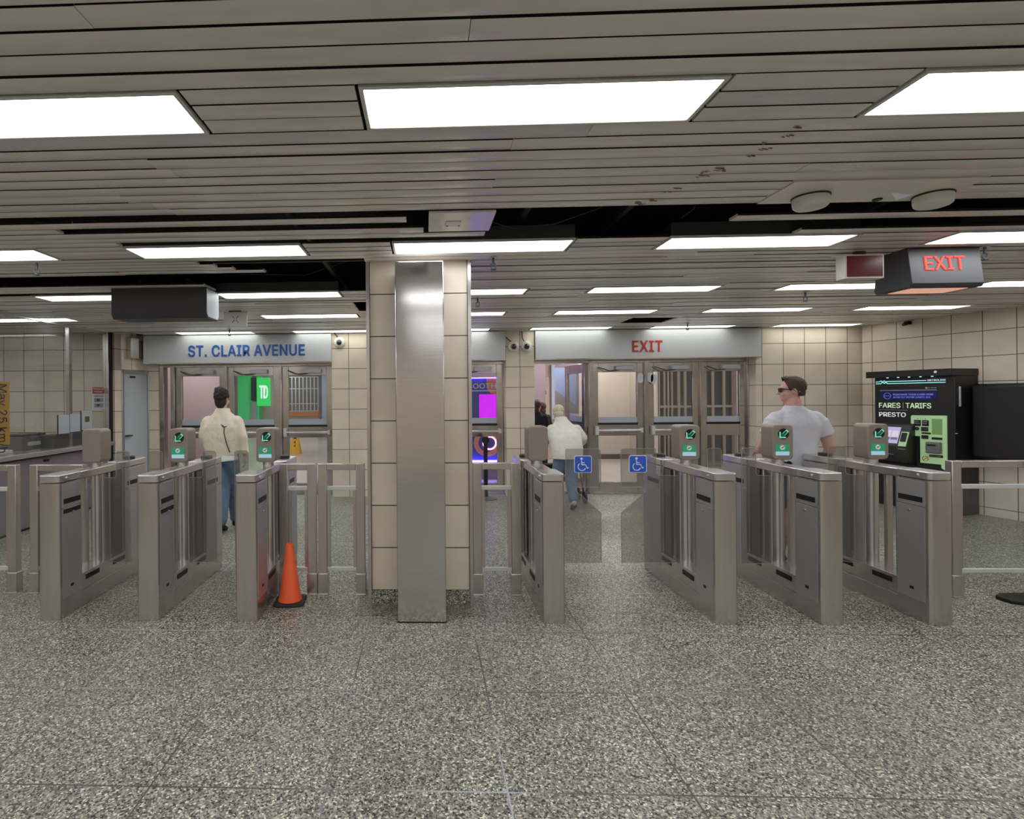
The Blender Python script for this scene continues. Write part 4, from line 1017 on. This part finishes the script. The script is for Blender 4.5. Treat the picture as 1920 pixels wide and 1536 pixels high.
V = Vector
def leg_pts(hip, knee, ankle): return [(hip, .088), (tuple((V(hip) * .5 + V(knee) * .5)), .072), (knee, .053), (tuple(V(knee) * .62 + V(ankle) * .38), .052), (ankle, .036)]
def shoe(mb, ank, yaw=0., heel=0., L=.27):
    """heel raises the heel by that many metres"""
    a = V(ank); r = rotz(yaw)
    d = r @ V((0, 1, 0))
    pit = math.atan2(heel, .16)
    f = (d * math.cos(pit) + V((0, 0, -1)) * math.sin(pit))
    base = a + V((0, 0, -.055))
    mb.cap(base - f * .035, .038, base + f * .06, .042).cap(base + f * .06, .042, base + f * .15 + V((0, 0, -.008)), .036, (1, 1, .8))
    mb.cap(a, .043, base, .043)

# -- man in the white t-shirt
p3 = thing('person', 'short-haired person in white t-shirt, black shorts and sunglasses, walking between two fare gates', 'person', (3.44, 5.08, 0)); p3.scale = (1.03, 1.03, 1.02)
b = MB()
hc = V((-.035, .0, 1.585)); hr = rotz(math.radians(66))
P3 = head(b, hc, hr)
b.cap((-.012, -.005, 1.40), .066, (-.030, -.004, 1.50), .058)
b.loft([(0, 0, .84, .160, .100), (0, 0, .94, .160, .098), (0, 0, 1.06, .150, .090), (0, 0, 1.20, .175, .100), (0, 0, 1.30, .16, .095), (0, 0, 1.35, .11, .08), (-.01, 0, 1.42, .05, .055)])
for s in (-1, 1):
    kn = (s * .10, .05 if s > 0 else -.06, .49); an = (s * .10, -.06 if s > 0 else .08, .09)
    b.chain(leg_pts((s * .09, 0, .90), kn, an))
b.chain([((.165, 0, 1.315), .058), ((.245, -.012, 1.22), .055), ((.292, -.01, 1.05), .044), ((.302, .04, .97), .044), ((.295, .15, .84), .029)])
hand(b, (.294, .155, .835), (-.05, .6, -.7), (1, 0, .1), -1, 1., .45)
b.chain([((-.165, 0, 1.315), .058), ((-.240, -.01, 1.235), .054), ((-.283, -.012, 1.10), .044), ((-.275, .06, 1.04), .042), ((-.215, .19, 1.02), .028)])
hand(b, (-.213, .195, 1.02), (.45, .85, .0), (-.6, .2, .8), 1, 1., .6)
organic('body', b, M['skin'], p3, .0055, 3)
t_ = MB()
t_.loft([(0, 0, .86, .175, .118), (0, 0, .96, .172, .115), (0, 0, 1.06, .174, .112), (0, 0, 1.16, .188, .118), (0, -.002, 1.26, .208, .125), (0, -.004, 1.29, .200, .120), (0, -.003, 1.335, .172, .108), (-.005, 0, 1.375, .130, .092), (-.012, 0, 1.41, .094, .080), (-.018, 0, 1.445, .070, .070)])
t_.cap((-.15, -.002, 1.325), .058, (-.03, 0, 1.38), .066).cap((.15, -.002, 1.325), .058, (.01, 0, 1.38), .066)
for s in (-1, 1):
    t_.cap((s * .168, 0, 1.318), .074, (s * .205, -.006, 1.275), .074); t_.cyl((s * .19, -.004, 1.30), (s * .252, -.012, 1.175), .079, .074, n=24)
organic('t_shirt', t_, M['tee'], p3, .007, 12, [((0, 0, .90), (0, 0, -1)), ((-.02, 0, 1.448), (0, 0, 1)), ((.252, 0, 1.205), (.36, 0, -.93)), ((-.252, 0, 1.205), (-.36, 0, -.93))] [:2], .012, .10)
sh = MB()
sh.cap((-.075, 0, .93), .108, (.075, 0, .93), .108)
for s in (-1, 1): sh.chain([((s * .09, 0, .87), .105), ((s * .10, .02 if s > 0 else -.03, .66), .092), ((s * .10, .04 if s > 0 else -.05, .50), .088)])
organic('shorts', sh, M['blackc'], p3, .008, 4, [((0, 0, .53), (0, 0, -1)), ((0, 0, .97), (0, 0, 1))], .008)
for s in (-1, 1):
    q = MB(); shoe(q, (s * .10, -.06 if s > 0 else .08, .095), 0, .0 if s < 0 else .03); organic('shoe', q, M['blackc'], p3, .007, 3)
hb = MB(); hb.ball(hc + hr @ V((0, -.016, .034)), (.081, .099, .094), n=28, m=18, rot=hr).ball(hc + hr @ V((0, .040, .098)), (.055, .045, .030), rot=hr).ball(hc + hr @ V((0, -.06, -.02)), (.062, .045, .055), rot=hr)
fwd = hr @ V((0, 1, 0))
hpl = (fwd * .80 + V((0, 0, -.60))).normalized()
hair_o = organic('hair', hb, M['hair2'], p3, .005, 2, [(hc + fwd * .045 + V((0, 0, .045)), (fwd * .93 + V((0, 0, -.36))).normalized()), (hc + V((0, 0, -.055)), V((0, 0, -1)))], .010, .02)
gm = MB()
def GP(x, y, z): return tuple(hc + hr @ V((x, y, z)))
for s in (-1, 1):
    gm.add([GP(s * .008, .100, .018), GP(s * .062, .088, .020), GP(s * .058, .090, -.016), GP(s * .014, .100, -.018), GP(s * .008, .094, .018), GP(s * .062, .082, .020), GP(s * .058, .084, -.016), GP(s * .014, .094, -.018)],
           [(0, 1, 2, 3), (7, 6, 5, 4), (0, 4, 5, 1), (1, 5, 6, 2), (2, 6, 7, 3), (3, 7, 4, 0)])
    gm.cyl(GP(s * .064, .086, .012), GP(s * .083, .0, .004), .0038, n=8).cyl(GP(s * .083, .0, .004), GP(s * .082, -.02, -.012), .003, n=8)
gm.cyl(GP(-.012, .098, .012), GP(.012, .098, .012), .003, n=8)
gm.build('sunglasses', M['black'], p3)

# -- man in the cream jacket
p1 = thing('person', 'dark-haired person in cream jacket and blue jeans walking towards the street name doors', 'person', (-2.47, 6.42, 0))
b = MB(); hc = V((-.015, .03, 1.585)); hr = rotz(math.radians(-14)); head(b, hc, hr)
b.cap((0, .0, 1.40), .058, (-.01, .018, 1.50), .052)
b.loft([(0, 0, .84, .155, .10), (0, 0, .95, .155, .1), (0, 0, 1.1, .15, .095), (0, 0, 1.27, .16, .095), (0, 0, 1.34, .12, .08), (0, 0, 1.42, .05, .055)])
lk, la, rk, ra = (.0, .0, .48), (.05, -.22, .13), (.085, .15, .49), (.085, .20, .085)
b.chain(leg_pts((-.08, 0, .90), lk, la)).chain(leg_pts((.09, 0, .90), rk, ra))
b.chain([((.160, 0, 1.28), .05), ((.245, -.02, 1.10), .04), ((.262, .03, .90), .028)])
hand(b, (.262, .035, .89), (.0, .25, -.95), (1, 0, 0), -1, 1., .45)
b.chain([((-.160, 0, 1.28), .05), ((-.235, .01, 1.10), .04), ((-.22, .16, .95), .028)]); hand(b, (-.22, .165, .945), (.1, .8, -.5), (-1, 0, 0), 1, 1., .5)
organic('body', b, M['skin'], p1, .006, 3)
j = MB()
j.loft([(0, 0, .84, .185, .125), (0, 0, .90, .205, .132), (0, 0, 1.0, .225, .138), (0, -.008, 1.12, .230, .138), (0, -.01, 1.24, .232, .134), (0, -.006, 1.28, .22, .124), (0, 0, 1.33, .185, .110), (0, .003, 1.375, .145, .094), (0, .008, 1.415, .105, .080), (0, .01, 1.475, .072, .068)])
j.chain([((.172, 0, 1.29), .086), ((.243, -.02, 1.13), .068), ((.258, .0, .98), .056), ((.262, .02, .90), .05)])
j.chain([((-.172, 0, 1.29), .086), ((-.235, .01, 1.13), .068), ((-.235, .08, 1.02), .055), ((-.222, .14, .96), .048)])
jk = organic('jacket', j, M['cream'], p1, .008, 10, [((0, 0, .885), (.12, 0, -.99)), ((0, 0, 1.468), (0, 0, 1))], .014, .09)
MB().tube([(.05, -.128, 1.265), (.075, -.14, 1.24), (.07, -.142, 1.18), (.10, -.142, 1.05), (.135, -.13, .94)], .006).tube([(.03, -.126, 1.275), (.06, -.14, 1.245), (.10, -.135, 1.25)], .006).ball((.06, -.128, 1.25), (.014, .012, .014)).build('back_cord', M['charcoal'], jk)
w = MB(); w.loft([(0, 0, .74, .198, .138), (0, 0, .86, .195, .135), (0, 0, .97, .18, .12)])
organic('shirt_hem', w, M['white'], p1, .009, 3, [((0, 0, .825), (.1, 0, -1)), ((0, 0, .93), (0, 0, 1))])
tr = MB(); tr.loft([(0, 0, .80, .16, .108), (0, 0, .92, .165, .11)])
for (h_, k_, a_) in (((-.08, 0, .86), lk, la), ((.09, 0, .86), rk, ra)):
    tr.chain([(h_, .108), (k_, .088), (tuple(V(k_) * .5 + V(a_) * .5), .080), (tuple(V(a_) + V((0, 0, .02))), .076)])
organic('jeans', tr, M['denim'], p1, .008, 4, [], .016, .07)
for a_, hl in ((la, .05), (ra, 0)):
    q = MB(); shoe(q, a_, 0, hl); organic('shoe', q, M['blackc'], p1, .008, 3)
hb = MB(); hb.ball(hc + V((0, -.02, .036)), (.088, .104, .100), n=24, m=16).ball(hc + V((0, -.055, -.045)), (.070, .055, .065)).ball(hc + V((-.03, .0, .105)), (.06, .08, .04)).ball(hc + V((.0, -.06, -.085)), (.045, .04, .04))
organic('hair', hb, M['hair'], p1, .006, 2, [(hc + V((0, .05, 0)), V((0, .96, -.28)))], .026, .03)

# -- old man with the walker
p2 = thing('person', 'stooped person in khaki cap, ivory jacket and jeans pushing a walker through the open door', 'person', (2.0, 7.62, 0))
b = MB(); hc = V((-.045, .30, 1.325)); hr = Matrix.Rotation(-.35, 3, 'X'); head(b, hc, hr, .95)
b.cap((-.01, .20, 1.20), .058, (-.03, .26, 1.27), .052)
b.loft([(0, 0, .76, .15, .1), (0, 0, .86, .15, .1), (0, .08, 1.0, .16, .1), (0, .15, 1.12, .17, .09), (0, .19, 1.17, .08, .06)])
lk, la, rk, ra = (-.10, .13, .46), (-.10, .22, .085), (.05, -.0, .42), (.04, -.16, .14)
b.chain(leg_pts((-.08, 0, .82), lk, la)).chain(leg_pts((.07, 0, .82), rk, ra))
b.chain([((.165, .15, 1.09), .045), ((.265, .16, .96), .04), ((.295, .36, .88), .028)]); hand(b, (.295, .365, .88), (-.1, 1, -.15), (.2, 0, 1), -1, .95, .8)
b.chain([((-.165, .15, 1.09), .045), ((-.26, .18, .96), .04), ((-.24, .38, .88), .028)]); hand(b, (-.24, .385, .88), (.1, 1, -.15), (-.2, 0, 1), 1, .95, .8)
organic('body', b, M['skin'], p2, .006, 3)
j = MB()
j.loft([(-.005, -.02, .68, .205, .13), (-.005, -.01, .76, .218, .14), (-.005, .02, .88, .228, .145), (-.005, .07, 1.0, .232, .14), (-.005, .12, 1.08, .225, .132), (-.005, .155, 1.125, .185, .112), (-.008, .185, 1.17, .145, .098), (-.012, .215, 1.215, .105, .084), (-.02, .25, 1.28, .074, .074)])
j.chain([((.168, .145, 1.09), .082), ((.255, .15, .98), .072), ((.272, .22, .92), .064), ((.292, .32, .89), .055)])
j.chain([((-.168, .145, 1.09), .082), ((-.25, .16, .98), .072), ((-.25, .24, .92), .062), ((-.24, .33, .89), .052)])
organic('jacket', j, M['ivory'], p2, .008, 10, [((0, 0, .70), (0, 0, -1)), ((0, .25, 1.272), (0, .3, .95))], .015, .10)
tr = MB(); tr.cap((-.06, 0, .78), .108, (.06, 0, .78), .108)
for (h_, k_, a_) in (((-.085, 0, .76), lk, la), ((.08, 0, .76), rk, ra)):
    tr.chain([(h_, .105), (k_, .082), (tuple(V(k_) * .5 + V(a_) * .5), .074), (tuple(V(a_) + V((0, .01, .02))), .068)])
organic('jeans', tr, M['denim2'], p2, .008, 4, [], .018, .06)
for a_, hl in ((la, 0.), (ra, .12)):
    q = MB(); shoe(q, a_, 0, hl); so = organic('shoe', q, M['whitep'], p2, .007, 3)
so_ = MB(); so_.cap((.04, -.185, .065), .040, (.04, -.10, .018), .030, (1, .5, 1)); organic('shoe_sole', so_, M['rubber'], so, .007, 2)
ht = MB(); ht.ball(hc + V((0, -.01, .055)), (.083, .100, .072), n=24, m=16, rot=hr).cap(hc + V((-.03, .09, .035)), .030, hc + V((.03, .09, .035)), .030, (1, 1.3, .3))
organic('cap', ht, M['hat'], p2, .006, 2, [(hc + V((0, 0, .012)), V((0, -.1, -1)))], .008, .04)
hh = MB(); hh.ball(hc + V((0, -.03, -.005)), (.076, .078, .06), rot=hr); organic('hair', hh, mat('grey_hair', srgb(206, 196, 184), .8, bump=.5, bscale=120), p2, .007, 2, [(hc + V((0, .0, 0)), V((0, 1, 0)))])

# walker
wk = thing('rollator_walker', 'black wheeled walker pushed by the stooped person in ivory', 'walker', (2.03, 8.0, 0))
for s in (-1, 1):
    MB().tube([(s * .27, -.02, .86), (s * .27, .10, .86), (s * .27, .16, .55), (s * .27, .24, .11)], .012).tube([(s * .27, .14, .6), (s * .28, -.02, .30), (s * .29, -.10, .11)], .012).build('side_frame', M['blackmetal'], wk, smooth=True)
    MB().cyl((s * .27, -.05, .86), (s * .27, .06, .86), .018, n=12).build('grip', M['rubber'], wk, smooth=True)
    for yy in (-.10, .24):
        x = s * .295
        MB().cyl((x - .014, yy, .09), (x + .014, yy, .09), .09, n=28).build('wheel', M['rubber'], wk)
        MB().cyl((x - .017, yy, .09), (x + .017, yy, .09), .045, n=20).build('hub', M['charcoal'], wk)
MB().box(-.27, .27, .02, .22, .52, .56).build('seat', M['blackc'], wk, bevel=.01)
MB().box(-.2, .2, .16, .30, .28, .5).build('basket', mat('basket_red', srgb(96, 30, 34), .7), wk, bevel=.01)

# -- two people in the passage
def far_person(x, y, h, hairm, coatm, label, turn=0.):
    p = thing('person', label, 'person', (x, y, 0), turn)
    k = h / 1.70; b = MB(); hc = V((0, .0, 1.59)); head(b, hc, rotz(0))
    b.cap((0, 0, 1.40), .056, (0, .0, 1.50), .050).cap((-.09, 0, 1.34), .075, (.09, 0, 1.34), .075).cap((-.07, 0, .93), .095, (.07, 0, .93), .095)
    for s in (-1, 1):
        b.chain(leg_pts((s * .08, 0, .9), (s * .09, .03 * s, .48), (s * .09, .0, .085)))
        b.chain([((s * .18, 0, 1.36), .05), ((s * .23, -.02, 1.10), .04), ((s * .23, .08, .88), .028)]); hand(b, (s * .23, .085, .875), (0, .4, -.9), (s, 0, 0), -s, 1., .4)
    bo = organic('body', b, M['skin'], p, .009, 2)
    j = MB(); j.loft([(0, 0, .7, .21, .13), (0, 0, .9, .2, .125), (0, 0, 1.1, .19, .12), (0, 0, 1.3, .21, .12), (0, 0, 1.38, .19, .1), (0, 0, 1.43, .12, .08), (0, 0, 1.47, .07, .07)])
    for s in (-1, 1): j.chain([((s * .175, 0, 1.35), .075), ((s * .235, -.02, 1.12), .06), ((s * .232, .07, .92), .05)])
    jo = organic('coat', j, coatm, p, .012, 3, [((0, 0, .74), (0, 0, -1))], .015, .1)
    tr = MB()
    for s in (-1, 1): tr.chain([((s * .08, 0, .86), .095), ((s * .09, .03 * s, .48), .07), ((s * .09, 0, .10), .06)])
    organic('trousers', tr, M['blackc'], p, .012, 3)
    for s in (-1, 1):
        q = MB(); shoe(q, (s * .09, 0, .09)); organic('shoe', q, M['blackc'], p, .01, 2)
    hb = MB(); hb.ball(hc + V((0, -.02, .03)), (.092, .105, .102), n=20, m=14).ball(hc + V((0, -.06, -.07)), (.075, .05, .08))
    organic('hair', hb, hairm, p, .01, 2, [(hc + V((0, .045, 0)), V((0, 1, -.2)))], .02, .04)
    p.scale = (k, k, k)
far_person(2.06, 9.9, 1.50, M['hair3'], M['blackc'], 'auburn-haired person in a dark coat in the passage, partly behind the tiled pilaster', -.7)
far_person(2.36, 10.9, 1.44, M['hair3'], M['blackc'], 'red-haired person in dark clothes in the passage, mostly hidden by the stooped person', .4)
